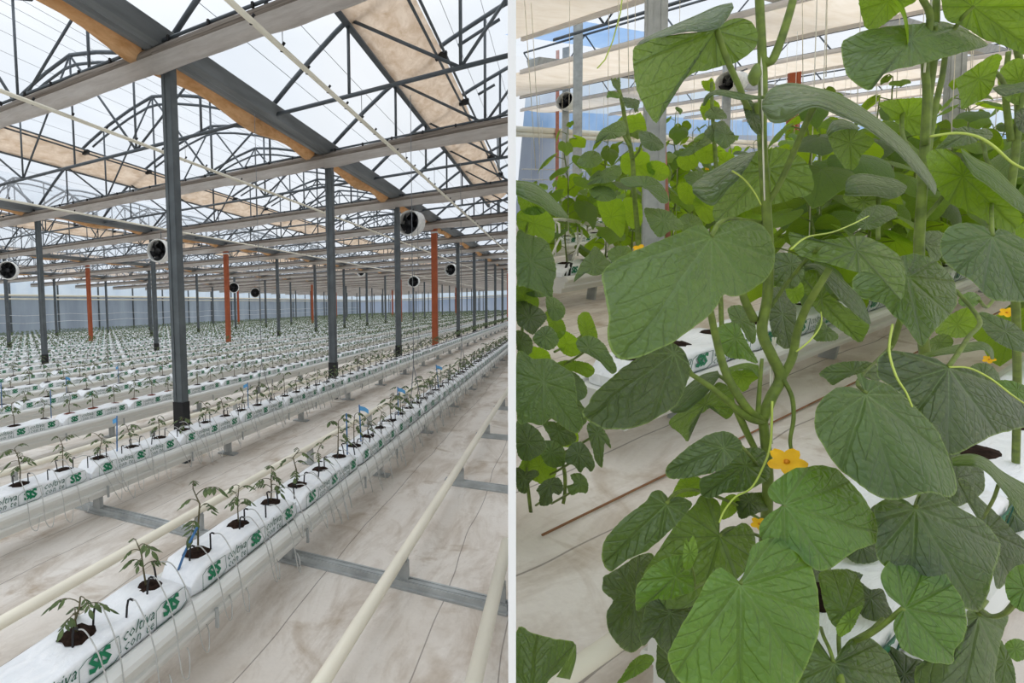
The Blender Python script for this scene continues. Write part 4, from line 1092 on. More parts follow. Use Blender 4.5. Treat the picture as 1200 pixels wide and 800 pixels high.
leaf('p1', 'd', ('P', 't', .63, (874, 545), '862,530 882,524 894,527 902,539 901,560 891,567 876,575 864,577 847,578 835,583 822,581 820,562 838,553', dict(tip=(824, 580))))
leaf('p1', 'u', ('P', 'u', .66, (806, 571), '787,583 795,564 800,559 812,558 821,561 821,577 810,582 801,583', {}))
leaf('p1', 'k', ('P', 't', .66, (878, 587), '864,579 880,577 900,578 902,595 891,600 880,604 868,608 863,596', {}))
leaf('p1', 'u', ('P', 'u', .665, (855, 592), '843,608 844,593 850,582 861,579 867,587 865,597 855,606', {}))
flower('p1', 922, 541, .60, 17)
flower('p1', 890, 614, .62, 8)
stem('p1', [(905, 470, .64), (903, 520, .63), (893, 550, .62), (880, 572, .61), (862, 582, .60), (849, 598, .59), (843, 612, .58)], 1.2, 'tendril', 'tendril')
stem('p1', [(858, 200, .61), (872, 210, .61), (884, 225, .615), (892, 240, .62)], 1.0, 'tendril', 'tendril')
stem('p1', [(927, 292, .59), (945, 278, .6), (975, 272, .61), (1000, 262, .63), (1018, 253, .65)], 1.2, 'tendril', 'tendril')
stem('p1', [(933, 412, .63), (950, 398, .62), (962, 380, .62), (962, 365, .62)], 1.0, 'tendril', 'tendril')
# lower front leaves
leaf('p1', 'b', ('P', 't', .545, (919, 592), '919,591 908,589 900,580 902,570 915,558 930,549 945,547 962,545 980,549 992,560 1010,580 1021,597 1029,612 1030,632 1020,639 1007,643 995,650 980,662 962,669 945,660 930,645 908,640 893,632 890,615 904,600', dict(tip=(1029, 625))), pet=[(919, 592, .545), (908, 605, .56), (902, 630, .6), (897, 660, .66), 3])
leaf('p1', 'b', ('P', 't', .50, (868, 685), '868,683 860,675 850,668 846,665 838,668 828,680 815,705 800,730 790,750 783,765 785,780 798,800 830,822 870,832 910,824 935,800 945,780 955,755 960,738 960,715 958,690 952,665 945,648 930,635 912,630 895,632 882,640 875,660 871,675', dict(tip=(868, 832), dome=.18)), pet=[(868, 683, .50), (878, 668, .56), (888, 650, .62), (896, 640, .68), 3.4])
leaf('p1', 'd', ('P', 't', .60, (781, 591), '781,591 782,583 775,575 764,576 757,587 737,602 722,616 709,632 705,648 707,660 715,670 722,666 730,659 745,651 755,647 767,638 781,626 796,611 811,592 806,585 795,582 786,584', dict(tip=(708, 660))), pet=[(781, 590, .6), (795, 576, .62), (820, 575, .64), (860, 590, .66), (893, 610, .67)])
leaf('p1', 'g', ('P', 't', .62, (843, 628), '844,628 842,615 844,595 840,586 832,582 820,581 813,592 796,608 784,626 770,647 760,662 750,683 752,702 775,712 805,712 830,700 850,690 872,670 884,648 884,625 872,612 858,620 848,628', dict(tip=(752, 700))), pet=[(843, 628, .62), (860, 618, .65), (895, 630, .68)])
leaf('p1', 'k', ('P', 't', .66, (745, 700), '766,650 755,648 740,655 725,665 713,672 707,676 706,690 712,698 718,703 711,718 712,735 720,750 732,762 742,764 752,757 758,745 756,730 762,715 768,695 768,670', dict(tip=(740, 764))))
leaf('p1', 'k', ('P', 't', .60, (785, 718), '758,708 775,700 800,694 818,690 832,690 824,710 808,735 798,755 786,767 772,757 765,746 754,757 749,745 753,730', dict(tip=(785, 768))))
leaf('p1', 'k', ('P', 't', .63, (785, 775), '772,752 785,760 798,780 803,800 806,830 792,832 780,800 770,790 769,770', {}))
leaf('p1', 'b', ('P', 't', .545, (792, 676), '800,651 790,651 778,655 763,664 751,679 745,692 746,716 757,708 767,702 784,703 796,698 812,693 813,677 811,671 803,668 797,665', dict(tip=(746, 716))), pet=[(812, 690, .545), (820, 685, .56), (840, 675, .6), (875, 650, .64), (893, 635, .68), 3.2])
leaf('p1', 'y', ('P', 't', .54, (809, 648), '804,630 807,636 812,627 816,635 818,647 815,655 811,664 803,667 800,658 801,644', dict(tip=(803, 667))), pet=[(811, 664, .54), (814, 678, .545), (813, 690, .55), 2])
leaf('p1', 'b', ('P', 't', .67, (745, 780), '722,803 730,790 740,775 755,766 766,770 762,780 745,792', {}))
# ---- second plant
leaf('p2', 'm', ('P', 't', .66, (1068, 46), '986,52 990,82 1000,96 1020,106 1026,95 1042,84 1075,76 1112,66 1137,59 1158,53 1145,42 1125,31 1100,25 1075,28 1040,31 1010,37 992,46', dict(tip=(1020, 106), dome=.4)), pet=[(1096, 30, .67), (1096, 45, .68), (1094, 60, .69)])
leaf('p2', 'u', ('P', 'u', .68, (1040, 2), '1006,-20 1006,0 1010,20 1016,34 1030,32 1047,20 1062,8 1075,-2 1072,-30 1030,-40', dict(tip=(1016, 34))), ('S', 't', .66, '1032,-8 1047,2 1057,18 1061,36 1063,60', '1046,-10 1057,3 1063,20 1065,40 1063,60'), pet=[(1060, -20, .68), (1075, -15, .68), (1092, -20, .68)])
leaf('p2', 'u', ('P', 'u', .665, (1140, 8), '1104,-20 1103,0 1108,22 1123,29 1134,34 1152,46 1170,51 1190,59 1205,64 1232,50 1240,0 1200,-40 1130,-40', dict(tip=(1215, 60))), pet=[(1140, 8, .665), (1128, 20, .67), (1121, 30, .68), (1105, 55, .69)])
leaf('p2', 'u', ('P', 'u', .78, (1063, 138), '1030,122 1045,117 1065,115 1083,116 1092,130 1098,145 1095,153 1085,157 1070,159 1060,151 1045,139', dict(tip=(1075, 159))), pet=[(1058, 128, .78), (1057, 145, .77), (1060, 165, .75), (1078, 200, .72), 3])
leaf('p2', 'd', ('P', 'u', .86, (996, 167), '971,160 985,153 1000,151 1024,163 1020,172 1010,182 1003,197 992,198 985,190 978,180 973,168', dict(tip=(998, 199))), ('S', 't', .85, '968,155 975,142 986,140 998,143 1008,150', '971,160 977,155 986,152 996,151 1006,152'))
leaf('p2', 'd', ('P', 'u', .83, (1012, 236), '990,226 990,236 1000,243 1015,245 1030,239 1046,231 1025,226 1005,226', {}), ('S', 't', .815, '991,213 997,206 1012,203 1030,206 1050,210 1063,218', '990,229 1005,230 1025,230 1045,233 1058,227 1063,220'), pet=[(1030, 228, .82), (1029, 250, .82), (1029, 280, .8), 3])
leaf('p2', 'd', ('P', 't', .80, (1135, 156), '1090,182 1102,168 1118,153 1130,148 1145,151 1155,150 1163,156 1161,163 1150,163 1140,168 1120,172 1105,175', dict(tip=(1090, 182))), pet=[(1150, 162, .8), (1154, 175, .8), (1158, 190, .79), (1185, 230, .78), 2.6])
leaf('p2', 'u', ('P', 'u', .68, (1128, 206), '1086,180 1100,174 1113,178 1126,188 1142,205 1160,218 1180,235 1197,250 1195,262 1185,273 1165,266 1150,256 1130,246 1110,236 1095,215 1087,195', dict(tip=(1190, 270))), ('S', 't', .665, '1126,173 1145,186 1165,196 1185,215 1200,230 1212,242', '1128,184 1140,205 1155,216 1170,228 1190,244 1206,252'), pet=[(1127, 190, .68), (1120, 205, .69), (1112, 222, .70), (1080, 260, .71), 3.4])
leaf('p2', 'm', ('P', 't', .665, (1064, 325), '1057,300 1070,297 1086,300 1100,308 1114,322 1120,336 1121,356 1110,372 1096,386 1086,400 1080,406 1072,398 1060,381 1046,369 1036,357 1020,352 1002,345 1000,325 1025,310', dict(tip=(1081, 406))), pet=[(1064, 320, .67), (1070, 310, .69), (1078, 300, .71)])
leaf('p2', 'd', ('P', 't', .72, (1015, 262), '1003,258 1012,246 1028,240 1045,243 1052,252 1040,260 1025,268 1010,268', {}))
leaf('p2', 'd', ('P', 't', .73, (1085, 286), '1083,275 1095,270 1107,275 1107,292 1098,306 1088,298', {}))
leaf('p2', 'k', ('P', 't', .60, (1112, 431), '1112,429 1097,420 1070,414 1045,411 1030,418 1028,440 1040,450 1060,465 1085,490 1100,508 1112,533 1130,528 1145,520 1165,510 1190,503 1210,498 1228,490 1210,475 1180,458 1155,442 1132,431', dict(tip=(1112, 533))), pet=[(1112, 429, .60), (1122, 415, .62), (1135, 395, .65), (1148, 375, .7), (1120, 340, .74), 3.8])
leaf('p2', 'm', ('P', 't', .57, (1015, 462), '1015,461 1010,450 1003,441 1008,437 1017,444 1040,450 1060,465 1085,490 1100,508 1112,535 1120,560 1121,575 1112,583 1097,578 1080,578 1062,583 1047,586 1025,580 1000,562 982,548 968,528 956,505 955,487 960,472 978,455 996,453 1008,457', dict(tip=(1050, 585))), pet=[(1015, 460, .57), (1005, 448, .6), (1020, 430, .66), (1045, 405, .74), 3])
leaf('p2', 'd', ('P', 't', .565, (1073, 596), '1073,594 1062,586 1045,583 1030,588 1024,600 1028,620 1026,645 1035,662 1060,675 1090,690 1110,702 1134,714 1148,716 1158,696 1164,672 1172,644 1171,635 1155,613 1125,595 1104,580 1087,577 1077,581', dict(tip=(1146, 716))), pet=[(1073, 594, .565), (1078, 580, .6), (1085, 565, .7), (1088, 550, .8)])
stem('p2', [(1046, 380, .64), (1042, 410, .62), (1050, 440, .58), (1062, 460, .57), (1069, 477, .565)], 1.2, 'tendril', 'tendril')
stem('p2', [(1112, 430, .595), (1135, 431, .59), (1160, 443, .585), (1185, 462, .58), (1205, 476, .58)], 1.2, 'tendril', 'tendril')
# ---- third plant at the right edge
leaf('p3', 'u', ('P', 'u', .72, (1148, 92), '1120,94 1124,90 1140,79 1155,69 1167,63 1174,66 1172,75 1168,85 1164,102 1155,114 1140,122 1127,128 1125,113', dict(tip=(1127, 128))), pet=[(1160, 80, .72), (1172, 90, .73), (1182, 110, .75)])
leaf('p3', 'u', ('P', 'u', .75, (1194, 95), '1172,82 1185,70 1200,69 1220,76 1222,115 1197,123 1180,118 1170,100', {}))
leaf('p3', 'd', ('S', 't', .71, '1163,103 1175,99 1190,98 1212,91', '1164,105 1175,113 1190,110 1212,106'))
leaf('p3', 'k', ('P', 't', .73, (1198, 140), '1192,130 1205,126 1216,140 1210,155 1197,155 1190,145', {}))
leaf('p3', 'm', ('P', 't', .62, (1163, 277), '1163,275 1155,266 1135,261 1115,264 1105,275 1102,290 1106,305 1120,318 1140,330 1160,350 1180,353 1200,353 1226,345 1232,310 1216,288 1195,278 1180,270 1169,268', dict(tip=(1200, 353))), pet=[(1163, 276, .62), (1162, 262, .64), (1163, 235, .7), (1175, 215, .77), 3])
leaf('p3', 'u', ('P', 'u', .82, (1122, 380), '1096,389 1105,375 1120,365 1135,360 1145,365 1148,378 1140,390 1125,396 1110,394', {}))
leaf('p3', 'd', ('P', 't', .72, (1178, 388), '1145,368 1155,366 1170,371 1185,377 1200,389 1216,400 1212,412 1190,411 1170,402 1155,389', dict(tip=(1212, 410))))
leaf('p3', 'b', ('P', 't', .88, (1136, 352), '1123,352 1130,344 1140,342 1149,348 1147,355 1138,360 1126,358', {}), pet=[(1148, 352, .88), (1156, 360, .9), (1165, 350, .92), 2.5])
leaf('p3', 'm', ('S', 't', .70, '1077,417 1100,409 1125,403 1150,400 1163,408 1165,421', '1080,420 1105,416 1130,413 1150,410 1158,414 1161,421'))
leaf('p3', 'k', ('P', 'u', .8, (1100, 402), '1086,412 1087,401 1100,392 1113,393 1117,403 1105,410', {}))
leaf('p3', 'b', ('P', 't', .74, (1192, 458), '1163,449 1180,445 1200,451 1216,460 1208,475 1190,467 1175,458', {}))
leaf('p3', 'd', ('P', 't', .76, (1152, 440), '1134,433 1148,425 1163,429 1172,443 1165,455 1145,446', {}))
leaf('p3', 'm', ('S', 't', .64, '1115,536 1128,532 1143,532 1158,538 1171,549 1185,558 1202,567 1222,579', '1117,546 1137,546 1147,548 1160,557 1170,569 1182,584 1193,602 1206,618', dict(bow=.3)), pet=[(1170, 568, .64), (1164, 585, .66), (1152, 607, .7), 2.6])
leaf('p3', 'k', ('P', 't', .70, (1155, 622), '1122,563 1133,563 1145,580 1160,594 1175,608 1190,624 1206,640 1208,668 1186,668 1178,684 1168,690 1166,672 1173,644 1168,628 1148,608 1134,590', dict(tip=(1125, 566))))
leaf('p3', 'b', ('P', 't', .53, (1200, 690), '1178,692 1180,675 1188,665 1200,661 1226,668 1232,700 1216,716 1200,717 1186,708', {}), pet=[(1190, 705, .53), (1178, 718, .55), (1163, 722, .57), (1152, 717, .6), (1140, 700, .7), 4.5])
flower('p3', 1180, 366, .86, 6); flower('p3', 1159, 421, .8, 5)
# ---- low plant at the bottom
stem('p5', [(985, 800, .52), (984, 785, .53), (986, 770, .54), (1000, 752, .56), (1022, 738, .58), (1035, 725, .6)], 5)
leaf('p5', 'b', ('P', 't', .515, (1060, 713), '1059,711 1045,702 1035,688 1032,675 1038,662 1050,653 1065,650 1085,650 1097,655 1108,672 1120,690 1130,708 1133,730 1128,750 1118,763 1117,777 1100,777 1085,774 1065,765 1055,757 1048,740 1047,730 1051,721', dict(tip=(1132, 722), dome=.12)), pet=[(1059, 712, .515), (1040, 728, .52), (1020, 743, .53), (1000, 752, .55), 4])
leaf('p5', 'm', ('P', 't', .55, (990, 716), '960,671 976,667 994,667 1004,674 1011,688 1013,704 1010,714 1000,720 988,730 981,736 972,726 966,710 962,692', dict(tip=(975, 668))), pet=[(988, 730, .55), (983, 745, .55), (984, 770, .54), 3])
leaf('p5', 'y', ('P', 't', .535, (996, 728), '1011,709 1006,722 1000,735 990,744 983,745 980,735 988,722 1000,713', {}))
leaf('p5', 'd', ('P', 't', .53, (977, 777), '976,776 968,767 960,752 955,746 949,756 940,776 930,798 926,822 960,842 1010,842 1050,832 1056,808 1052,790 1045,772 1035,760 1022,748 1010,745 997,748 986,760 980,770', dict(tip=(985, 842))), pet=[(977, 776, .53), (972, 760, .54), (965, 745, .56), (962, 735, .6), 3])
leaf('p5', 'k', ('P', 't', .64, (1020, 700), '996,690 1005,680 1020,690 1034,690 1040,705 1048,725 1035,728 1010,722', {}))
leaf('p5', 'k', ('P', 't', .62, (1060, 790), '1035,755 1050,760 1068,770 1085,777 1090,800 1090,835 1050,835 1045,790', {}))
leaf('p5', 'g', ('P', 't', .60, (1147, 722), '1133,716 1148,712 1165,720 1182,722 1176,740 1171,760 1166,790 1164,830 1110,832 1076,808 1072,785 1084,776 1118,778 1128,756 1134,732', dict(tip=(1125, 832))), pet=[(1147, 720, .6), (1150, 712, .61), (1156, 704, .63)])
leaf('p5', 'd', ('P', 't', .64, (1178, 775), '1170,750 1182,765 1190,790 1188,820 1165,825 1164,790', {}))
leaf('p5', 'b', ('P', 't', .66, (1190, 760), '1173,765 1180,752 1192,748 1205,755 1205,768 1192,775 1182,768', {}))
for c_, o_, z in (((945, 655), '925,640 945,632 965,640 975,660 965,680 945,680 930,668', .66), ((1010, 640), '985,628 1005,618 1030,622 1040,640 1030,656 1005,660 988,648', .74), ((1045, 610), '1020,596 1045,588 1065,598 1070,618 1050,632 1028,622', .78), ((985, 690), '960,700 965,680 985,668 1010,672 1030,690 1020,708 990,712', .7), ((1120, 560), '1100,548 1120,540 1138,550 1142,570 1125,582 1106,574', .78), ((915, 730), '880,700 920,690 960,700 985,740 950,780 900,770', .66)):
    leaf('p5', 'k', ('P', 't', z, c_, o_))
for cx, cy, R_, z, c_ in ((1000, 668, 46, .80, 'k'), (955, 610, 36, .74, 'k'), (1042, 640, 40, .82, 'd'), (1085, 760, 44, .70, 'k'), (1010, 735, 40, .72, 'd'), (1120, 560, 34, .84, 'k'), (1150, 640, 40, .84, 'd'), (960, 745, 44, .70, 'k'), (1185, 610, 30, .9, 'd'), (1100, 690, 44, .76, 'k')):
    r = random.Random(cx); o_ = ' '.join('%.1f,%.1f' % (cx + R_ * k_ * math.cos(q_ + .4), cy + R_ * k_ * math.sin(q_ + .4)) for q_, k_ in ((.0, 1.05), (.55, .95), (1.1, .98), (1.6, 1.12), (2.2, .94), (2.8, .98), (3.4, 1.0), (4.0, .92), (4.55, .82), (4.71, .45), (4.9, .85), (5.6, .98)))
    leaf('p5' if cx < 1100 else 'p3', c_, ('P', 't', z, (cx + R_ * .12, cy - R_ * .25), o_))
# ---- bottom left corner leaf
leaf('p6', 'd', ('P', 't', .62, (622, 812), '605,741 625,742 650,748 672,752 674,765 665,775 655,786 640,803 632,850 606,850', dict(tip=(674, 756), sx=-.1)), ('S', 'u', .612, '675,754 675,772 668,796', '673,757 660,780 652,793'), pet=[(622, 815, .62), (630, 832, .62), (640, 850, .62)])
# ---- hanging shoot beside the partition
stem('p4', [(622, 600, 1.3), (616, 540, 1.3), (613, 440, 1.3), (612, 330, 1.3), (618, 260, 1.3)], 2.6)
stem('p4', [(613, 440, 1.3), (628, 470, 1.3), (650, 520, 1.3), (661, 550, 1.3), (662, 575, 1.3), (660, 590, 1.3)], 3.5, 'side_shoot')
LP4 = [('m', 'S', 't', 1.2, '604,211 625,214 640,224 655,239 666,253', '604,228 620,236 632,241 648,252 665,256'),
 ('u', 'P', 'u', 1.3, (626, 262), '606,250 615,245 632,242 648,256 650,275 641,286 625,274 612,276 606,264'),
 ('m', 'P', 't', 1.2, (622, 306), '606,272 620,275 640,282 648,300 652,318 648,335 647,349 635,343 615,336 606,330'),
 ('u', 'P', 'u', 1.25, (616, 350), '606,332 618,334 628,345 632,356 626,365 612,362 605,358'),
 ('k', 'P', 't', 1.22, (620, 372), '606,350 620,355 634,362 641,372 632,384 624,392 612,384 606,378'),
 ('u', 'P', 'u', 1.3, (650, 378), '639,366 650,366 660,376 663,388 655,397 646,388'),
 ('m', 'P', 't', 1.18, (638, 394), '624,396 634,384 644,382 653,392 654,402 645,410 632,406'),
 ('m', 'P', 't', 1.22, (690, 408), '676,398 690,393 705,400 715,415 723,432 716,438 705,425 690,416 678,410'),
 ('u', 'P', 'u', 1.28, (675, 427), '653,425 670,422 690,426 697,435 688,442 675,436 660,433'),
 ('u', 'P', 'u', 1.4, (688, 388), '677,372 688,365 697,380 700,396 690,398 680,390'),
 ('m', 'P', 't', 1.1, (637, 448), '606,414 625,420 645,420 660,430 672,440 676,465 677,478 682,490 682,501 675,508 660,500 645,490 636,498 620,495 606,490'),
 ('d', 'P', 't', 1.25, (664, 470), '655,440 668,445 680,470 690,488 680,500 668,490'),
 ('d', 'P', 't', 1.2, (618, 518), '606,492 622,497 634,508 640,524 628,536 615,540 606,530'),
 ('d', 'P', 't', 1.25, (655, 505), '636,496 650,494 668,502 676,514 664,522 650,518'),
 ('y', 'P', 'u', 1.3, (632, 546), '608,552 615,535 630,525 650,528 653,545 650,560 640,568 625,563'),
 ('d', 'P', 't', 1.18, (678, 532), '662,533 670,520 682,518 692,530 697,545 692,553 686,547 680,554 672,545 664,543'),
 ('d', 'P', 't', 1.22, (700, 508), '688,497 700,495 712,510 716,526 709,518 706,547 698,540 694,525 690,512'),
 ('k', 'P', 't', 1.16, (644, 568), '629,573 640,562 655,560 660,572 655,580 648,578 646,590 633,592 632,580'),
 ('m', 'P', 't', 1.16, (680, 566), '664,570 672,566 668,557 675,554 683,556 689,565 688,577 678,577 670,580'),
 ('k', 'P', 't', 1.2, (614, 560), '605,548 616,552 628,550 632,556 622,564 616,578 606,572')]
for q in LP4:
    if q[1] == 'S': leaf('p4', q[0], ('S',) + q[2:])
    else:
        cx, cy = q[4]; leaf('p4', q[0], ('P',) + q[2:], pet=[(cx, cy, q[3] + .01), ((cx * 2 + 640) / 3, cy + 12, q[3] + .03), (612 + (cx - 612) * .5, cy + 24, 1.3), 2.2] if cx > 640 else None)

for t_, sd, z, c_, o_ in (('u', 'u', 1.27, (620, 236), '606,226 618,224 632,232 640,246 628,252 612,248'), ('m', 't', 1.25, (625, 330), '606,318 622,316 640,326 648,342 636,348 616,344'), ('v', 'u', 1.33, (664, 402), '650,392 662,388 676,396 682,410 670,418 656,410'),
   ('m', 't', 1.24, (665, 452), '650,438 668,434 684,446 688,462 676,470 660,466'), ('d', 't', 1.28, (612, 470), '605,455 616,452 628,464 630,484 618,492 606,486'), ('v', 'u', 1.34, (628, 420), '612,412 626,406 642,412 646,426 634,434 618,430'), ('m', 't', 1.22, (645, 530), '632,520 646,516 660,524 664,540 652,548 638,542'),
   ('v', 'u', 1.36, (660, 505), '648,498 660,494 674,502 678,516 666,524 652,518'), ('d', 't', 1.26, (610, 400), '605,388 616,390 624,400 622,414 610,418 606,410'), ('m', 't', 1.27, (648, 360), '640,348 652,350 662,360 660,372 650,376 642,368')):
    leaf('p4', t_, ('P', sd, z, c_, o_))
ZS = 1.12
# ---- two mid distance plants with traced leaves
plant('p7', (752, 421, 2.04), 'cucumber plant with bright leaves standing in front of the thick galvanised post')
stem('p7', [(752, 421, 2.04), (750, 330, 2.04), (747, 270, 2.04), (743, 222, 2.04), (741, 186, 2.04), (734, 150, 2.04), (728, 115, 2.04), (720, 92, 2.04)], 3.6)
stem('p7', [(741, 186, 2.03), (748, 178, 2.03), (753, 165, 2.03)], 2.2, 'side_shoot'); stem('p7', [(738, 172, 2.03), (733, 163, 2.03), (730, 158, 2.03)], 2.2, 'side_shoot')
for t_, sd, z, c_, o_ in (('m', 't', 2.0, (721, 98), '716,91 721,95 726,90 727,104 722,105 718,100'), ('b', 't', 2.0, (718, 111), '711,115 713,107 720,107 727,110 725,115 716,114'),
   ('d', 't', 1.98, (741, 121), '730,114 748,117 749,124 745,132 742,127 734,126 731,120'), ('m', 't', 1.97, (716, 155), '697,169 702,155 715,146 730,141 734,155 722,162 708,164 700,166'),
   ('v', 'u', 2.08, (745, 144), '733,137 745,134 751,132 757,145 757,154 748,152 740,156 735,150'), ('d', 't', 1.97, (764, 164), '749,155 760,154 772,162 778,172 768,177 757,174 750,165'),
   ('v', 'u', 2.1, (747, 194), '728,185 735,179 750,177 760,180 763,195 768,201 762,208 745,206 729,201'), ('m', 't', 2.0, (708, 205), '688,216 700,204 715,195 726,194 728,205 715,213 700,215'), ('b', 'u', 2.02, (705, 218), '690,216 705,214 718,214 722,224 710,232 696,228'),
   ('m', 't', 1.95, (755, 218), '727,210 745,206 765,208 778,220 784,235 775,238 765,226 750,219 735,219'), ('v', 'u', 2.1, (716, 254), '700,235 715,232 730,236 733,262 728,278 718,270 708,262 703,250'), ('v', 'u', 2.12, (740, 250), '730,234 742,232 752,240 752,262 742,268 733,258'),
   ('m', 't', 1.95, (778, 258), '755,245 768,244 785,248 800,262 798,269 785,271 772,278 760,262'), ('d', 't', 1.9, (696, 312), '672,331 680,310 690,297 698,288 710,302 718,312 712,318 697,323 683,320'), ('m', 't', 1.95, (728, 300), '712,296 724,288 738,290 742,304 732,312 718,308'),
   ('m', 't', 2.0, (690, 186), '676,190 686,178 700,178 706,188 696,196 684,196'), ('v', 'u', 2.1, (768, 200), '758,192 770,188 782,194 784,206 774,212 762,206'), ('m', 't', 2.0, (705, 226), '690,222 704,216 718,222 722,232 708,236 696,232')):
    leaf('p7', t_, ('P', sd, z, c_, o_))
flower('p7', 749, 293, 1.98, 7)
plant('p8', (846, 392, 2.30), 'cucumber plant with a pale tip left of the main stem, below the small fan')
stem('p8', [(846, 392, 2.30), (842, 280, 2.36), (840, 210, 2.36), (836, 150, 2.36), (834, 110, 2.36), (834, 96, 2.36)], 3)
for t_, sd, z, c_, o_ in (('v', 'u', 2.4, (830, 100), '822,95 830,94 834,91 838,99 837,106 830,107 825,104'), ('v', 'u', 2.4, (830, 126), '820,127 826,118 836,117 843,122 842,132 832,134 826,141 822,134'), ('m', 't', 2.3, (838, 133), '825,135 832,127 840,125 848,130 852,138 842,140 832,139'),
   ('d', 't', 2.25, (836, 156), '825,155 833,146 840,143 842,152 836,166 830,162'), ('m', 't', 2.22, (850, 158), '840,144 848,142 855,150 862,163 850,174 842,170 837,162'), ('m', 't', 2.3, (815, 172), '796,182 806,172 820,165 830,158 834,166 822,174 808,182'), ('v', 'u', 2.4, (828, 178), '814,176 828,168 840,172 842,184 832,192 820,190'),
   ('v', 'u', 2.4, (808, 188), '793,186 804,180 816,184 818,194 806,200 796,196'), ('v', 'u', 2.42, (850, 190), '842,182 852,178 862,184 862,196 852,202 844,196'), ('m', 't', 2.3, (818, 208), '802,206 816,200 832,204 836,214 822,220 808,216'), ('v', 'u', 2.45, (806, 224), '794,216 806,214 818,222 818,236 806,240 796,232'), ('v', 'u', 2.44, (824, 240), '812,236 822,228 836,234 842,250 832,262 820,256'), ('m', 't', 2.3, (808, 262), '794,258 806,250 820,256 824,268 812,276 800,270')):
    leaf('p8', t_, ('P', sd, z, c_, o_))
ZS = 1.35
# ------------------------------------------------------------------ plants of the rows behind
def std_leaf(seed, droop=.5, fold=.25, n=30, rings=6):      # a free standing leaf: base at the origin, growing along +X, about 1 unit long
    r = random.Random(seed); lm = LeafMesh(); V, U, E = [], [], []
    for i in range(rings + 1):
        f = i / rings; Vr, Ur, Er = [], [], []
        for j in range(n + 1):
            a = -PI + 2 * PI * j / n; t = abs(a) / PI
            R = np.interp(t, [0, .12, .22, .36, .45, .62, .75, .88, 1], [.70, .60, .56, .58, .55, .50, .50, .42, .06]) * (1 + .03 * math.sin(j * 5 + seed))
            x, y = R * f * math.cos(a), R * f * math.sin(a)
            z = -droop * .55 * max(0, x) ** 2 - fold * y * y + .03 * math.sin(3 * a + seed) * f - .25 * droop * (x * x + y * y)
            Vr.append((x * math.cos(.3 * droop), y, z - .25 * x * droop)); Ur.append((a / .63, R * f / .7)); Er.append((f, .1))
        V.append(Vr); U.append(Ur); E.append(Er)
    lm.sheet(V, U, E, True); 
    me = lm.mesh()
    if sum(p.normal.z for p in me.polygons) < 0: me.flip_normals()
    return me
SL = [std_leaf(s_, d, f) for s_, d, f in ((1, .5, .2), (2, .9, .35), (3, 1.3, .25), (4, .7, .5))]
def bgplant(l_, r_, H_, size, seed, lab, nlv, grp):
    rr = random.Random(seed); base = L2W(l_, r_, .40)
    if base.x - Xp(base.y) < .30: return
    t_ = thing('cucumber_plant', lab, 'plant', tuple(base), grp)
    P = [Vector((.03 * rr.uniform(-1, 1), .03 * rr.uniform(-1, 1), H_ * k / 5)) for k in range(6)]; P[0] = Vector((0, 0, 0))
    b = MB(); b.tube(P, [.007, .007, .006, .006, .005, .003], 5); b.build('stem', 'cucumber stem', t_)
    b = MB(); b.tube([(0.01, 0, 0), (.01, 0, H_ + 1.2)], .0025, 3); b.build('twine', 'twine', t_)
    for k in range(nlv):
        f = .06 + .94 * k / (nlv - 1); p = P[min(4, int(f * 5))].lerp(P[min(5, int(f * 5) + 1)], f * 5 % 1 if f < 1 else 1); a = k * 2.3 + rr.uniform(-.6, .6)
        s_ = size * (1.0 if f < .75 else (1.15 - f) * 2.2) * rr.uniform(.75, 1.15); e = Vector((math.cos(a), math.sin(a), .35)) * (s_ * .75); q = p + e
        o = link('leaf', SL[rr.randrange(4)], t_, q); o.rotation_euler = (rr.uniform(-.35, .35), rr.uniform(.15, .85), a + rr.uniform(-.4, .4)); o.scale = (s_,) * 3
        o.color = TINT[rr.choice('mvbvuy')]
        b = MB(); b.tube([p, p + e * .6 + Vector((0, 0, .02)), q], .0035, 4); pe = b.build('petiole', 'cucumber stem', t_)
    if rr.random() < .35:
        b = MB(); c = P[3] + Vector((.06 * rr.uniform(-1, 1), -.07, 0))
        for k in range(5):
            a = 2 * PI * k / 5; b.grid([[c + Vector((math.cos(a + w) * q, -.01 - q * .3, math.sin(a + w) * q)) for w in (-.5, 0, .5)] for q in (.003, .016, .026)])
        b.build('flower', 'yellow petal', t_)
cn = 0
def bgrow(l_, r0, dr, n, H_, size, nlv, lab, grp, hv=.25, seed0=0):
    for k in range(n):
        rr = random.Random(seed0 + k); bgplant(l_ + rr.uniform(-.06, .06), r0 + dr * k, H_ * (1 + hv * rr.uniform(-1, 1)), size, seed0 + k, '%s, %s from the partition end' % (lab, nth(k + 1)), nlv, grp)
def lab(i): return 'cucumber plant %s' % i
bgrow(l2, 4.1, .45, 34, 1.25, .23, 17, 'leafy cucumber plant in the middle row', 'middle row cucumber plants', .25, 100)
bgrow(l2 - 1.7, 7.0, .5, 30, .95, .21, 13, 'leafy cucumber plant in the third row', 'third row cucumber plants', .25, 200)
bgrow(l2 - 3.4, 9.4, .6, 26, .85, .2, 10, 'leafy cucumber plant in the fourth row', 'fourth row cucumber plants', .3, 300)
bgrow(l2 - 5.1, 11.5, .8, 20, .8, .2, 9, 'leafy cucumber plant in the row nearest the blue wall', 'last row cucumber plants', .3, 400)
bgrow(-1.17, 3.95, .42, 30, 1.2, .23, 18, 'leafy cucumber plant in the row just behind the front cucumbers', 'second row cucumber plants', .2, 600)
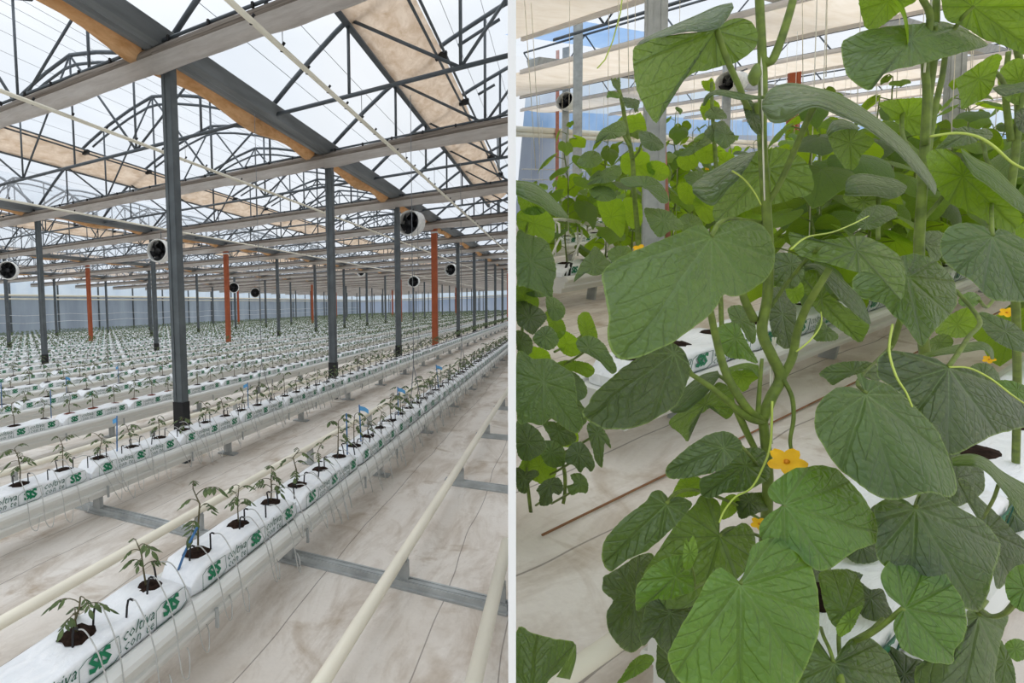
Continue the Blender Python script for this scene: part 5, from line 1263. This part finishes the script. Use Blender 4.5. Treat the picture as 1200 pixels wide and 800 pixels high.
bgrow(l1 + .03, 3.2, .42, 12, 1.5, .21, 18, 'tall cucumber plant behind the right edge in the front row', 'front row cucumber plants', .2, 500)
# ================================================================== light
w = bpy.data.worlds.new('overcast sky'); sc.world = w; w.use_nodes = True
nt = w.node_tree; bg = nt.nodes['Background']
tc = nt.nodes.new('ShaderNodeTexCoord'); nz = nt.nodes.new('ShaderNodeTexNoise'); nz.inputs['Scale'].default_value = 2.2; nz.inputs['Detail'].default_value = 4
rp = nt.nodes.new('ShaderNodeValToRGB'); nt.links.new(tc.outputs['Generated'], nz.inputs[0]); nt.links.new(nz.outputs[0], rp.inputs[0])
rp.color_ramp.elements[0].position = .3; rp.color_ramp.elements[0].color = (.84, .91, 1, 1)
rp.color_ramp.elements[1].position = .7; rp.color_ramp.elements[1].color = (.98, .99, 1, 1)
sx = nt.nodes.new('ShaderNodeSeparateXYZ'); nt.links.new(tc.outputs['Generated'], sx.inputs[0])
gr = nt.nodes.new('ShaderNodeValToRGB'); nt.links.new(sx.outputs[2], gr.inputs[0])      # overcast: the sky is brightest overhead
el = gr.color_ramp.elements; el[0].position = 0; el[0].color = (.34, .35, .33, 1); el[1].position = 1; el[1].color = (1, 1, 1, 1)
for p_, v_ in ((.02, .36), (.45, .40), (.75, .72)): q_ = el.new(p_); q_.color = (v_, v_, v_, 1)
mx = nt.nodes.new('ShaderNodeMix'); mx.data_type = 'RGBA'; mx.blend_type = 'MULTIPLY'; mx.inputs[0].default_value = 1
nt.links.new(gr.outputs[0], mx.inputs[6]); nt.links.new(rp.outputs[0], mx.inputs[7])
nt.links.new(mx.outputs[2], bg.inputs[0]); bg.inputs[1].default_value = 2.45
sc.view_settings.view_transform = 'Standard'; sc.view_settings.look = 'None'
sc.view_settings.gamma = 1; sc.view_settings.use_curve_mapping = False; sc.view_settings.exposure = 0.0
sc.cycles.max_bounces = 8; sc.cycles.diffuse_bounces = 4; sc.cycles.glossy_bounces = 2; sc.cycles.transmission_bounces = 4; sc.cycles.transparent_max_bounces = 12
sc.cycles.caustics_reflective = False; sc.cycles.caustics_refractive = False
